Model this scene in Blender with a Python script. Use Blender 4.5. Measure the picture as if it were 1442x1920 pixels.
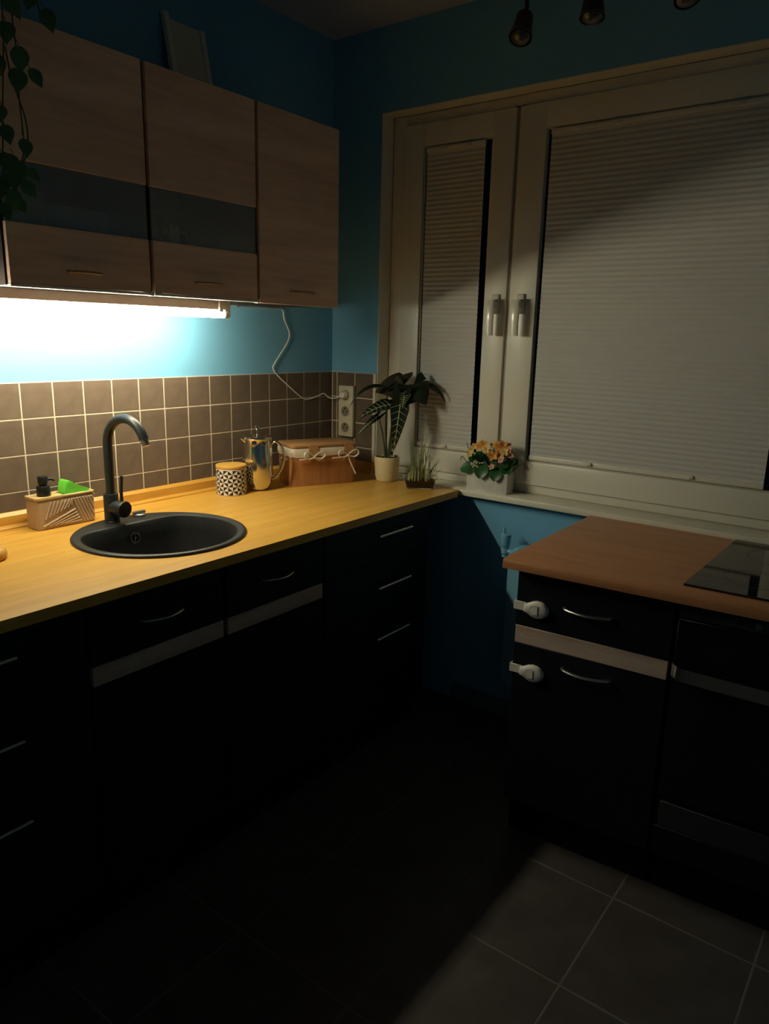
import bpy, bmesh, math, random
from mathutils import Vector, Matrix

for o in list(bpy.data.objects):
    bpy.data.objects.remove(o)
S = bpy.context.scene
C = S.collection
PI = math.pi
random.seed(7)

# ------------------------------------------------------------------ camera
CAM = Vector((-2.4185, -2.1009, 1.4262))
YAW, PITCH, ROLL, FPX = 0.64091, -0.23611, 0.02397, 1380.0
cd = bpy.data.cameras.new('camera')
cam = bpy.data.objects.new('camera', cd)
C.objects.link(cam)
fwd = Vector((math.cos(YAW)*math.cos(PITCH), math.sin(YAW)*math.cos(PITCH), math.sin(PITCH)))
rgt = Vector((math.sin(YAW), -math.cos(YAW), 0))
upv = rgt.cross(fwd)
r2 = math.cos(ROLL)*rgt + math.sin(ROLL)*upv
u2 = -math.sin(ROLL)*rgt + math.cos(ROLL)*upv
M = Matrix((r2, u2, -fwd)).transposed().to_4x4()
M.translation = CAM
cam.matrix_world = M
cd.sensor_fit = 'VERTICAL'
cd.sensor_height = 36.0
cd.sensor_width = 36.0*1442/1920
cd.lens = FPX/1920*36.0
cd.clip_start = 0.05
S.camera = cam

# ------------------------------------------------------------------ world, exposure
W = bpy.data.worlds.new('night')
S.world = W
W.use_nodes = True
W.node_tree.nodes['Background'].inputs[0].default_value = (0.25, 0.4, 1.0, 1)
W.node_tree.nodes['Background'].inputs[1].default_value = 0.0012
S.view_settings.view_transform = 'Standard'
S.view_settings.look = 'None'
S.view_settings.gamma = 1.0
S.view_settings.use_curve_mapping = False
S.view_settings.exposure = 0.0
TUBE_POWER = 125.0
TUBE_COLOR = (1.0, 0.91, 0.63)

# ------------------------------------------------------------------ materials
MATS = {}
def newmat(name):
    m = bpy.data.materials.new(name); m.use_nodes = True
    MATS[name] = m
    return m, m.node_tree.nodes, m.node_tree.links, m.node_tree.nodes['Principled BSDF']

def plain(name, col, rough=0.5, metal=0.0, spec=0.5, bump=0.0, bscale=60, vary=0.0, vscale=8, coat=0.0):
    m, n, l, b = newmat(name)
    b.inputs['Base Color'].default_value = (*col, 1)
    b.inputs['Roughness'].default_value = rough
    b.inputs['Metallic'].default_value = metal
    b.inputs['Specular IOR Level'].default_value = spec
    b.inputs['Coat Weight'].default_value = coat
    if vary or bump:
        tc = n.new('ShaderNodeTexCoord')
    if vary:
        t = n.new('ShaderNodeTexNoise'); t.inputs['Scale'].default_value = vscale; t.inputs['Detail'].default_value = 6
        l.new(tc.outputs['Object'], t.inputs['Vector'])
        r = n.new('ShaderNodeValToRGB')
        r.color_ramp.elements[0].position = .3; r.color_ramp.elements[1].position = .7
        r.color_ramp.elements[0].color = (*[c*(1-vary) for c in col], 1)
        r.color_ramp.elements[1].color = (*[min(1, c*(1+vary)) for c in col], 1)
        l.new(t.outputs['Fac'], r.inputs[0]); l.new(r.outputs[0], b.inputs['Base Color'])
    if bump:
        t2 = n.new('ShaderNodeTexNoise'); t2.inputs['Scale'].default_value = bscale; t2.inputs['Detail'].default_value = 4
        l.new(tc.outputs['Object'], t2.inputs['Vector'])
        bp = n.new('ShaderNodeBump'); bp.inputs['Strength'].default_value = bump; bp.inputs['Distance'].default_value = .002
        l.new(t2.outputs['Fac'], bp.inputs['Height']); l.new(bp.outputs[0], b.inputs['Normal'])
    return m

def wood(name, dark, light, scale=(1.2, 14, 14), rough=0.4, spec=0.4, strength=1.0):
    """long streaky grain; scale is the stretch per axis (small = along the grain)"""
    m, n, l, b = newmat(name)
    tc = n.new('ShaderNodeTexCoord'); mp = n.new('ShaderNodeMapping')
    mp.inputs['Scale'].default_value = scale
    l.new(tc.outputs['Object'], mp.inputs[0])
    t1 = n.new('ShaderNodeTexNoise'); t1.inputs['Scale'].default_value = 1.6; t1.inputs['Detail'].default_value = 8; t1.inputs['Distortion'].default_value = .4
    t2 = n.new('ShaderNodeTexNoise'); t2.inputs['Scale'].default_value = 7; t2.inputs['Detail'].default_value = 4
    l.new(mp.outputs[0], t1.inputs['Vector']); l.new(mp.outputs[0], t2.inputs['Vector'])
    mx = n.new('ShaderNodeMix'); mx.inputs[0].default_value = .35
    l.new(t1.outputs['Fac'], mx.inputs[2]); l.new(t2.outputs['Fac'], mx.inputs[3])
    r = n.new('ShaderNodeValToRGB')
    r.color_ramp.elements[0].position = .34; r.color_ramp.elements[1].position = .64
    r.color_ramp.elements[0].color = (*dark, 1); r.color_ramp.elements[1].color = (*light, 1)
    l.new(mx.outputs[0], r.inputs[0]); l.new(r.outputs[0], b.inputs['Base Color'])
    b.inputs['Roughness'].default_value = rough
    b.inputs['Specular IOR Level'].default_value = spec
    bp = n.new('ShaderNodeBump'); bp.inputs['Strength'].default_value = .12*strength; bp.inputs['Distance'].default_value = .001
    l.new(t2.outputs['Fac'], bp.inputs['Height']); l.new(bp.outputs[0], b.inputs['Normal'])
    return m

plain('wall_paint', (0.165, 0.42, 0.64), .6, spec=.25, bump=.08, bscale=120)
plain('ceiling_paint', (0.46, 0.49, 0.60), .8, spec=.2)
plain('far_wall_paint', (0.22, 0.42, 0.62), .7, spec=.2)
plain('wall_tile', (0.130, 0.096, 0.072), .42, spec=.35, vary=.16, vscale=22, bump=.1, bscale=70)
plain('grout', (0.66, 0.56, 0.43), .8, spec=.1)
plain('floor_tile', (0.068, 0.060, 0.060), .45, spec=.3, vary=.2, vscale=9, bump=.1, bscale=40)
plain('floor_grout', (0.135, 0.12, 0.118), .85, spec=.1)
wood('oak_top', (0.55, 0.275, 0.042), (0.71, 0.39, 0.07), (1.1, 16, 16), .36, .45)
wood('brown_top', (0.36, 0.145, 0.062), (0.46, 0.205, 0.092), (16, 1.1, 16), .38, .45)
wood('oak_front', (0.56, 0.37, 0.29), (0.82, 0.58, 0.47), (1.0, 12, 11), .5, .3)
wood('oak_strip', (0.42, 0.29, 0.23), (0.58, 0.43, 0.35), (1.5, 1.5, 22), .5, .3)
wood('bamboo', (0.36, 0.145, 0.05), (0.47, 0.215, 0.08), (26, 26, 1.2), .4, .4)
wood('bamboo_lid', (0.38, 0.19, 0.075), (0.5, 0.27, 0.11), (2, 24, 24), .45, .35)
wood('lid_wood', (0.52, 0.27, 0.05), (0.66, 0.37, 0.08), (3, 20, 20), .5, .3)
plain('carcass', (0.05, 0.026, 0.02), .6, spec=.2)
plain('carcass_inside', (0.42, 0.46, 0.50), .6, spec=.2)
plain('black_front', (0.006, 0.0065, 0.010), .5, spec=.2)
plain('black_plinth', (0.008, 0.008, 0.01), .6, spec=.1)
plain('pvc_white', (0.74, 0.70, 0.60), .32, spec=.45)
plain('sill_white', (0.76, 0.72, 0.60), .4, spec=.4, vary=.05, vscale=14)
plain('seam_shade', (0.30, 0.24, 0.18), .6)  # shaded white PVC of the sash gap, shade put into the colour
plain('handle_white', (0.74, 0.70, 0.60), .2, spec=.6)
plain('gasket_gap', (0.01, 0.01, 0.012), .6)
plain('blind_fabric', (0.58, 0.56, 0.53), .85, spec=.1)
plain('steel', (0.74, 0.72, 0.69), .12, metal=1.0)
plain('brushed_steel', (0.55, 0.53, 0.5), .33, metal=1.0)
plain('satin_handle', (0.36, 0.29, 0.23), .45, metal=.7)
plain('oven_steel', (0.62, 0.6, 0.57), .26, metal=1.0)
plain('dark_steel', (0.2, 0.2, 0.21), .35, metal=1.0)
plain('chrome', (0.82, 0.82, 0.8), .08, metal=1.0)
plain('granite_black', (0.022, 0.023, 0.024), .42, spec=.45, vary=.25, vscale=160, bump=.12, bscale=300)
plain('tap_black', (0.020, 0.024, 0.027), .38, spec=.5)
plain('matte_black', (0.012, 0.012, 0.013), .4, spec=.4)
plain('stoneware', (0.50, 0.37, 0.25), .45, spec=.4, vary=.08, vscale=20)
plain('stoneware_glaze', (0.66, 0.47, 0.21), .3, spec=.5)
plain('sponge_green', (0.16, 0.62, 0.06), .9, spec=.1, bump=.5, bscale=260)
plain('jar_white', (0.72, 0.68, 0.62), .3, spec=.5)
plain('jar_black', (0.012, 0.011, 0.012), .3, spec=.5)
plain('linen', (0.68, 0.6, 0.48), .9, spec=.1, bump=.3, bscale=220)
plain('rope', (0.6, 0.48, 0.33), .9, spec=.1)
plain('plastic_white', (0.72, 0.69, 0.62), .4, spec=.4)
plain('socket_plastic', (0.62, 0.56, 0.42), .4, spec=.4)
plain('socket_well', (0.22, 0.19, 0.14), .5, spec=.3)
plain('cream_pot', (0.70, 0.58, 0.34), .5, spec=.35)
plain('soil', (0.018, 0.012, 0.009), .95, spec=.05, bump=.8, bscale=90)
plain('leaf_dark', (0.012, 0.022, 0.011), .38, spec=.4, vary=.3, vscale=12)
plain('leaf_back', (0.045, 0.035, 0.02), .6, spec=.2)
plain('vein', (0.42, 0.46, 0.26), .5, spec=.2)
plain('stem_dark', (0.07, 0.085, 0.04), .5, spec=.3)
plain('leaf_green', (0.025, 0.105, 0.028), .4, spec=.4, vary=.3, vscale=15)
plain('leaf_pothos', (0.06, 0.16, 0.075), .45, spec=.35, vary=.3, vscale=14)
plain('shoot', (0.13, 0.19, 0.05), .5, spec=.3)
plain('shoot_pale', (0.42, 0.42, 0.17), .5, spec=.3)
plain('petal_orange', (0.72, 0.34, 0.09), .6, spec=.2, vary=.2, vscale=40)
plain('petal_yellow', (0.70, 0.50, 0.16), .6, spec=.2, vary=.2, vscale=40)
plain('petal_pink', (0.66, 0.36, 0.25), .6, spec=.2)
plain('berry_white', (0.7, 0.66, 0.5), .6)
plain('planter_white', (0.66, 0.62, 0.55), .7, spec=.2, vary=.1, vscale=25)
plain('radiator_paint', (0.20, 0.48, 0.68), .35, spec=.45)
plain('baseboard_paint', (0.12, 0.16, 0.2), .5, spec=.3)
plain('hob_glass', (0.006, 0.006, 0.008), .06, spec=.6)
plain('oven_black', (0.006, 0.006, 0.008), .2, spec=.35)
plain('grey_panel', (0.028, 0.028, 0.034), .45, spec=.3)
plain('lock_white', (0.70, 0.66, 0.6), .35, spec=.4)
plain('lock_groove', (0.2, 0.18, 0.16), .5)
plain('frame_paper', (0.70, 0.66, 0.58), .7, spec=.2)
plain('frame_rim', (0.80, 0.75, 0.66), .6, spec=.2)
plain('edge_white', (0.8, 0.76, 0.68), .5, spec=.3)
plain('cable_white', (0.75, 0.73, 0.7), .5, spec=.3)
plain('crockery', (0.86, 0.82, 0.70), .4, spec=.5)
plain('crockery_grey', (0.55, 0.57, 0.50), .4)
plain('crockery_dark', (0.03, 0.05, 0.045), .3, spec=.5)
plain('bulb_grey', (0.10, 0.10, 0.10), .3, metal=.6)
plain('pot_grey', (0.2, 0.2, 0.2), .6)

def glass(name, col=(1, 1, 1), rough=0.0):
    m, n, l, b = newmat(name)
    b.inputs['Base Color'].default_value = (*col, 1)
    b.inputs['Transmission Weight'].default_value = 1.0
    b.inputs['Roughness'].default_value = rough
    b.inputs['IOR'].default_value = 1.45
    return m
glass('window_glass', (.9, .95, 1))
m, n, l, b = newmat('door_glass')      # thin smoked pane: tinted see-through plus Fresnel reflection
tr_ = n.new('ShaderNodeBsdfTransparent'); tr_.inputs[0].default_value = (.88, .90, .90, 1)
gl_ = n.new('ShaderNodeBsdfGlossy'); gl_.inputs['Roughness'].default_value = .03
fr_ = n.new('ShaderNodeFresnel'); fr_.inputs[0].default_value = 1.45
mx_ = n.new('ShaderNodeMixShader')
l.new(fr_.outputs[0], mx_.inputs[0]); l.new(tr_.outputs[0], mx_.inputs[1]); l.new(gl_.outputs[0], mx_.inputs[2])
df_ = n.new('ShaderNodeBsdfDiffuse'); df_.inputs[0].default_value = (.50, .57, .64, 1)      # pale diffuse share added to brighten the dark pane
mf_ = n.new('ShaderNodeMixShader'); mf_.inputs[0].default_value = .30
l.new(mx_.outputs[0], mf_.inputs[1]); l.new(df_.outputs[0], mf_.inputs[2])
l.new(mf_.outputs[0], n['Material Output'].inputs['Surface'])
glass('clear_plastic', (.95, .95, .92), .08)

m, n, l, b = newmat('tube_light')
b.inputs['Base Color'].default_value = (.9, .9, .9, 1)
b.inputs['Emission Color'].default_value = (*TUBE_COLOR, 1)
b.inputs['Emission Strength'].default_value = TUBE_POWER

# ------------------------------------------------------------------ mesh helpers
def bm_new(): return bmesh.new()

def add_box(bm, x0, x1, y0, y1, z0, z1, bevel=0.0, seg=1, fn=None, mi=0):
    x0, x1 = sorted((x0, x1)); y0, y1 = sorted((y0, y1)); z0, z1 = sorted((z0, z1))
    co = [(x, y, z) for z in (z0, z1) for y in (y0, y1) for x in (x0, x1)]
    vs = [bm.verts.new(c) for c in co]
    fs = [bm.faces.new([vs[i] for i in f]) for f in ((0,2,3,1),(4,5,7,6),(0,1,5,4),(2,6,7,3),(0,4,6,2),(1,3,7,5))]
    for f in fs: f.material_index = mi
    allv = set(vs)
    if bevel:
        es = set(e for f in fs for e in f.edges)
        r = bmesh.ops.bevel(bm, geom=list(es), offset=bevel, segments=seg, profile=.5, affect='EDGES')
        allv = set(v for f in r['faces'] for v in f.verts)
        for f in r['faces']: f.material_index = mi
    if fn:
        for v in allv: v.co = fn(v.co)
    return allv

def add_prism(bm, poly, z0, z1, mi=0, axis='z', fn=None):
    """poly = list of 2-D points; axis z: (x,y), axis y: (x,z), axis x: (y,z)"""
    def P(a, t):
        return {'z': (a[0], a[1], t), 'y': (a[0], t, a[1]), 'x': (t, a[0], a[1])}[axis]
    n = len(poly)
    lo = [bm.verts.new(P(a, z0)) for a in poly]; hi = [bm.verts.new(P(a, z1)) for a in poly]
    fs = [bm.faces.new(lo[::-1]), bm.faces.new(hi)]
    for i in range(n):
        fs.append(bm.faces.new((lo[i], lo[(i+1) % n], hi[(i+1) % n], hi[i])))
    for f in fs: f.material_index = mi
    if fn:
        for v in lo+hi: v.co = fn(v.co)
    return fs

def spline(pts, n=8):
    """Catmull-Rom through the points"""
    P = [Vector(p) for p in pts]
    if len(P) < 3:
        return [P[0].lerp(P[-1], i/n) for i in range(n+1)]
    P = [2*P[0]-P[1]] + P + [2*P[-1]-P[-2]]
    out = []
    for i in range(1, len(P)-2):
        a, b_, c, d = P[i-1], P[i], P[i+1], P[i+2]
        for k in range(n):
            t = k/n
            out.append(.5*((2*b_)+(c-a)*t+(2*a-5*b_+4*c-d)*t*t+(3*b_-a-3*c+d)*t**3))
    out.append(P[-2])
    return out

def add_tube(bm, pts, rad, seg=10, caps=True, mi=0, flat=None):
    """sweep a circle (or flat=(w,h) ellipse) along points; rad number or list"""
    P = [Vector(p) for p in pts]; n = len(P)
    R = rad if isinstance(rad, (list, tuple)) else [rad]*n
    rings = []; prev = None
    for i in range(n):
        t = (P[min(i+1, n-1)]-P[max(i-1, 0)]).normalized()
        if prev is None:
            a = Vector((0, 0, 1)) if abs(t.z) < .9 else Vector((1, 0, 0))
            u = t.cross(a).normalized()
        else:
            u = (prev-t*prev.dot(t)).normalized()
        prev = u; w = t.cross(u)
        fu, fw = flat if flat else (1, 1)
        rings.append([bm.verts.new(P[i]+R[i]*(fu*math.cos(2*PI*k/seg)*u+fw*math.sin(2*PI*k/seg)*w)) for k in range(seg)])
    for i in range(n-1):
        for k in range(seg):
            f = bm.faces.new((rings[i][k], rings[i][(k+1) % seg], rings[i+1][(k+1) % seg], rings[i+1][k])); f.material_index = mi
    if caps:
        f = bm.faces.new(rings[0][::-1]); f.material_index = mi
        f = bm.faces.new(rings[-1]); f.material_index = mi

def add_lathe(bm, prof, c=(0, 0, 0), seg=32, mi=0, axis=None, capb=True, capt=True):
    """prof: list of (r, h); revolved about axis (default z) through c"""
    c = Vector(c); ax = Vector(axis).normalized() if axis else Vector((0, 0, 1))
    h = Vector((1, 0, 0)) if abs(ax.x) < .9 else Vector((0, 1, 0))
    u = (h-ax*h.dot(ax)).normalized(); w = ax.cross(u)
    rings = [[bm.verts.new(c+ax*z+r*(math.cos(2*PI*k/seg)*u+math.sin(2*PI*k/seg)*w)) for k in range(seg)] for r, z in prof]
    for i in range(len(prof)-1):
        for k in range(seg):
            f = bm.faces.new((rings[i][k], rings[i][(k+1) % seg], rings[i+1][(k+1) % seg], rings[i+1][k])); f.material_index = mi
    if capb: bm.faces.new(rings[0][::-1]).material_index = mi
    if capt: bm.faces.new(rings[-1]).material_index = mi

def rrect(cx, cy, hx, hy, r, ang=0.0, n=5):
    pts = []
    for sx, sy, a0 in ((1, 1, 0), (-1, 1, PI/2), (-1, -1, PI), (1, -1, 1.5*PI)):
        for i in range(n+1):
            a = a0+PI/2*i/n
            pts.append((sx*(hx-r)+r*math.cos(a), sy*(hy-r)+r*math.sin(a)))
    ca, sa = math.cos(ang), math.sin(ang)
    return [(cx+x*ca-y*sa, cy+x*sa+y*ca) for x, y in pts]

OFF = {}
def obj(name, bm, mats, parent=None, smooth=True, ang=38):
    """link bm (built in world coordinates) as ONE mesh object"""
    if not isinstance(mats, (list, tuple)): mats = [mats]
    bmesh.ops.recalc_face_normals(bm, faces=bm.faces)
    off = OFF.get(parent.name, Vector((0, 0, 0))) if parent else Vector((0, 0, 0))
    if off.length:
        for v in bm.verts: v.co -= off
    me = bpy.data.meshes.new(name)
    bm.to_mesh(me); bm.free()
    for mm in mats: me.materials.append(MATS[mm])
    if smooth:
        for p in me.polygons: p.use_smooth = True
        me.set_sharp_from_angle(angle=math.radians(ang))
    o = bpy.data.objects.new(name, me); C.objects.link(o)
    if parent:
        o.parent = parent; OFF[o.name] = off
    return o

def tag(o, label, cat, group=None):
    o['label'] = label; o['category'] = cat
    if group: o['group'] = group
    return o

def thing(name, label, cat, loc, group=None):
    o = bpy.data.objects.new(name, None); C.objects.link(o)
    o.empty_display_size = .05
    o.location = loc; OFF[o.name] = Vector(loc)
    return tag(o, label, cat, group)

def struct(o):
    o['kind'] = 'structure'; return o

def boxobj(name, dims, mat, parent=None, bevel=0.0, seg=1, fn=None):
    bm = bm_new(); add_box(bm, *dims, bevel=bevel, seg=seg, fn=fn)
    return obj(name, bm, mat, parent)

# ================================================================== SETTING
CZ = 2.529          # ceiling height
FZ = -.03           # floor level (worktops are measured from z = 0)
XB, YF = -3.7, -3.5  # far ends of the room behind the camera
RY0, RY1, RZ0, RZ1 = -1.90, -0.243, 0.838, 2.2374   # window opening
RX = 0.07           # frame recess

wl = struct(boxobj('wall_left', (XB, 0, 0, .2, FZ, CZ), 'wall_paint'))
bm = bm_new()
add_box(bm, 0, .22, RY1, .2, FZ, CZ)
add_box(bm, 0, .22, YF, RY0, FZ, CZ)
add_box(bm, 0, .22, RY0, RY1, FZ, RZ0)
add_box(bm, 0, .22, RY0, RY1, RZ1, CZ)
wr = struct(obj('wall_right', bm, 'wall_paint'))
struct(boxobj('wall_back', (XB-.2, XB, YF-.2, .2, FZ, CZ), 'far_wall_paint'))
struct(boxobj('wall_front', (XB, .22, YF-.2, YF, FZ, CZ), 'far_wall_paint'))
struct(boxobj('ceiling', (XB-.2, .22, YF-.2, .2, CZ, CZ+.15), 'ceiling_paint'))
fl = struct(boxobj('floor', (XB-.2, .22, YF-.2, .2, FZ-.1, FZ-.0006), 'floor_grout'))

# floor tiles
TX, TY = .347, .347
bm = bm_new(); add_box(bm, 0, TX-.006, 0, TY-.006, -.008, 0, bevel=.0005)
t0 = obj('tile', bm, 'floor_tile', fl)
first = True
for i in range(-8, 3):
    for j in range(-6, 5):
        x0 = -1.034+i*TX; y0 = -1.606+j*TY
        if x0 < XB-.02 or x0+TX > .2 or y0 < YF-.05 or y0+TY > .2: continue
        t = t0 if first else t0.copy()
        if not first: C.objects.link(t)
        first = False
        t.location = (x0+.003, y0+.003, FZ)

# wall tiles: grout bed + one object per tile
TP, TZ, ZT, XG = .09767, .10367, 1.2707, -.0851
ZB = .886
boxobj('grout', (-2.0, -.0004, -.0056, 0, ZB, ZT), 'grout', wl)
boxobj('grout', (-.0056, 0, RY1+.002, -.0060, ZB, ZT), 'grout', wr)
cache = {}
def wall_tile(host, a0, a1, z0, z1):
    g = .0020
    a0, a1, z0, z1 = a0+g, a1-g, z0+g, z1-g
    key = (host.name, round(a1-a0, 4), round(z1-z0, 4))
    if key not in cache:
        bm = bm_new()
        if host is wl: add_box(bm, 0, a1-a0, -.0065, -.001, 0, z1-z0, bevel=.0006)
        else: add_box(bm, -.0065, -.001, 0, a1-a0, 0, z1-z0, bevel=.0006)
        cache[key] = obj('tile', bm, 'wall_tile', host); t = cache[key]
    else:
        t = cache[key].copy(); C.objects.link(t)
    t.location = (a0, 0, z0) if host is wl else (0, a0, z0)
rows = [(ZT-(r+1)*TZ, ZT-r*TZ) for r in range(3)] + [(ZB, ZT-3*TZ)]
for z0, z1 in rows:
    wall_tile(wl, XG, -.007, z0, z1)
    for k in range(18):
        wall_tile(wl, XG-(k+1)*TP, XG-k*TP, z0, z1)
    wall_tile(wr, -.033, -.0075, z0, z1)
    wall_tile(wr, -.033-TP, -.033, z0, z1)
    wall_tile(wr, -.033-2*TP, -.033-TP, z0, z1)

bm = bm_new(); add_box(bm, -.014, 0, YF, -.67, FZ, .04, bevel=.003)
struct(obj('baseboard_right', bm, 'baseboard_paint'))

# ------------------------------------------------------------------ window
win = struct(bpy.data.objects.new('window_1', None)); C.objects.link(win); win.location = (RX, -1.07, RZ0)
OFF['window_1'] = Vector(win.location)
bm = bm_new()   # plaster reveal lining
add_box(bm, -.001, RX, RY1-.003, RY1, RZ0+.026, RZ1)
add_box(bm, -.001, RX, RY0, RY0+.003, RZ0+.026, RZ1)
add_box(bm, -.001, RX, RY0+.003, RY1-.003, RZ1-.003, RZ1)
obj('reveal', bm, 'pvc_white', win)
# sill
bm = bm_new()
add_box(bm, -.045, RX+.02, RY0+.001, RY1-.001, .838, .862, bevel=.004, seg=2)
add_box(bm, -.045, -.001, RY0-.06, RY0+.01, .838, .862, bevel=.004, seg=2)
obj('sill', bm, 'sill_white', win)

def frame_ring(bm, x0, x1, yl, yr, z0, z1, wl_, wr_, wb, wt, bevel=.004):
    """rectangular ring facing -x; yl = left (greater y), yr = right"""
    add_box(bm, x0, x1, yl-wl_, yl, z0, z1, bevel=bevel, seg=2)
    add_box(bm, x0, x1, yr, yr+wr_, z0, z1, bevel=bevel, seg=2)
    add_box(bm, x0, x1, yr+wr_-.004, yl-wl_+.004, z0, z0+wb, bevel=bevel, seg=2)
    add_box(bm, x0, x1, yr+wr_-.004, yl-wl_+.004, z1-wt, z1, bevel=bevel, seg=2)

FZ0, FZ1 = .862, 2.2345
bm = bm_new()
frame_ring(bm, RX, RX+.075, RY1-.003, RY0+.003, FZ0, FZ1, .064, .064, .042, .05)
add_box(bm, RX, RX+.075, -.815, -.755, FZ0+.03, FZ1-.03, bevel=.003)
obj('frame', bm, 'pvc_white', win)
SX0, SX1 = RX-.014, RX+.05     # sash depth
SZ0, SZ1 = .896, 2.196
PZ0, PZ1 = .984, 2.114         # visible glass
def sash(yl, yr, lw, rw, hy):
    bm = bm_new()
    frame_ring(bm, SX0, SX1, yl, yr, SZ0, SZ1, lw, rw, PZ0-SZ0, SZ1-PZ1, .005)
    s = obj('sash', bm, 'pvc_white', win)
    # glazing beads
    bm = bm_new()
    frame_ring(bm, SX0+.012, SX1-.005, yl-lw+.002, yr+rw-.002, PZ0-.002, PZ1+.002, .005, .005, .005, .005, .0015)
    obj('glazing_bead', bm, 'pvc_white', s)
    bm = bm_new()
    frame_ring(bm, SX0+.018, SX1-.008, yl-lw-.003, yr+rw+.003, PZ0+.003, PZ1-.003, .004, .004, .004, .004, .001)
    obj('gasket_gap', bm, 'gasket_gap', s)
    boxobj('pane', (SX0+.034, SX0+.038, yr+rw+.001, yl-lw-.001, PZ0+.001, PZ1-.001), 'window_glass', s)
    # handle: rosette, neck and hanging lever
    bm = bm_new()
    zc = 1.545
    add_box(bm, SX0-.012, SX0, hy-.015, hy+.015, zc-.036, zc+.034, bevel=.005, seg=3)
    add_lathe(bm, [(.0125, 0), (.0125, .03), (.0105, .034)], (SX0-.010, hy, zc), 20, axis=(-1, 0, 0))
    pth = spline([(SX0-.040, hy, zc+.012), (SX0-.046, hy, zc-.012), (SX0-.047, hy, zc-.05), (SX0-.044, hy, zc-.112)], 6)
    add_tube(bm, pth, [.0165]*5+[.0190]*9+[.0180]*5, 16, flat=(1.0, .42))
    obj('handle', bm, 'handle_white', s)
    return s
sash(-.309, -.780, .089, .092, -.741)
sash(-.793, -1.845, .104, .112, -.842)
# strip in the gap between the sashes, its shade painted as brown
boxobj('gasket_gap', (RX-.004, RX+.03, -.793, -.780, SZ0, SZ1), 'seam_shade', win)

# ------------------------------------------------------------------ pleated blinds
def blind(label, yl, yr, z0, z1, tabs_top, tabs_bot):
    t = thing('pleated_blind', label, 'blind', (.05, (yl+yr)/2, z0), 'pleated blinds on the window sashes')
    n = int((z1-z0-.032)/.0085); n -= n % 2
    bm = bm_new(); za, zb = z0+.016, z1-.016
    L = []; 
    for i in range(n+1):
        z = za+(zb-za)*i/n; x = .0630 if i % 2 else .0602
        L.append((bm.verts.new((x, yl, z)), bm.verts.new((x, yr, z))))
    for i in range(n):
        bm.faces.new((L[i][0], L[i][1], L[i+1][1], L[i+1][0]))
    obj('fabric', bm, 'blind_fabric', t, smooth=False)
    boxobj('bottom_rail', (.054, .069, yr-.001, yl+.001, z0, z0+.017), 'pvc_white', t, .003, 2)
    boxobj('top_rail', (.054, .069, yr-.001, yl+.001, z1-.017, z1), 'pvc_white', t, .003, 2)
    for ys, zz in ((tabs_top, z1-.009), (tabs_bot, z0+.012)):
        for y in ys:
            bm = bm_new()
            add_prism(bm, rrect(y, zz, .016, .006, .005), .046, .0545, axis='x')
            add_prism(bm, rrect(y, zz-.002, .009, .003, .0025), .0435, .0465, axis='x')
            obj('grip', bm, 'pvc_white', t)
blind('narrow pale pleated blind on the left window sash', -.412, -.661, .990, 2.108, (-.49, -.59), (-.54,))
blind('wide pale pleated blind on the right window sash', -.914, -1.702, .990, 2.108, (-1.135, -1.50), (-1.139, -1.481))

# ================================================================== LEFT WORKTOP
WT, WB = .860, .834
YFR = -.688
t = thing('worktop', 'long yellow oak worktop carrying the black round sink', 'worktop', (-1.1, -.34, WT))
SC = Vector((-1.178, -.384)); SR = .24
bm = bm_new()
hole = [(SC.x+.222*math.cos(2*PI*k/48), SC.y+.222*math.sin(2*PI*k/48)) for k in range(48)]
outer = [(-2.45, -.0068), (-2.45, YFR+.006), (-2.45, YFR), (-1.9, YFR), (-.9, YFR), (-.065, YFR), (-.053, YFR+.004), (-.049, YFR+.016), (-.049, -.26), (-.0072, -.243), (-.0072, -.0068), (-.9, -.0068)]
def cap(z):
    vo = [bm.verts.new((x, y, z)) for x, y in outer]; vh = [bm.verts.new((x, y, z)) for x, y in hole]
    eo = [bm.edges.new((vo[i], vo[(i+1) % len(vo)])) for i in range(len(vo))]
    eh = [bm.edges.new((vh[i], vh[(i+1) % len(vh)])) for i in range(len(vh))]
    bmesh.ops.triangle_fill(bm, edges=eo+eh, use_beauty=True)
    return vo, vh
a = cap(WT); b_ = cap(WB)
for A, B in ((a[0], b_[0]), (a[1], b_[1])):
    for i in range(len(A)):
        j = (i+1) % len(A)
        bm.faces.new((A[i], A[j], B[j], B[i]))
obj('board', bm, 'oak_top', t, smooth=False)
# sealing strip along the wall
bm = bm_new()
prof = [(-.0066, WT), (-.032, WT), (-.032, WT+.0035), (-.0265, WT+.008), (-.0205, WT+.0105), (-.0205, WT+.036), (-.012, WT+.0455), (-.0066, WT+.0455)]
add_prism(bm, prof, -2.45, -.0075, axis='x')
tag(obj('sealing_strip', bm, 'oak_top', ang=20), 'long oak sealing strip between the worktop and the tiled wall behind the sink', 'trim strip')
bm = bm_new()
add_prism(bm, [(-y, z) for y, z in [(.0066, WT), (.030, WT), (.030, WT+.0035), (.0205, WT+.0105), (.0205, WT+.036), (.012, WT+.0455), (.0066, WT+.0455)]], -.24, -.033, axis='y')
tag(obj('sealing_strip', bm, 'oak_top', ang=20), 'short oak sealing strip under the power socket beside the potted plant', 'trim strip')

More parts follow.
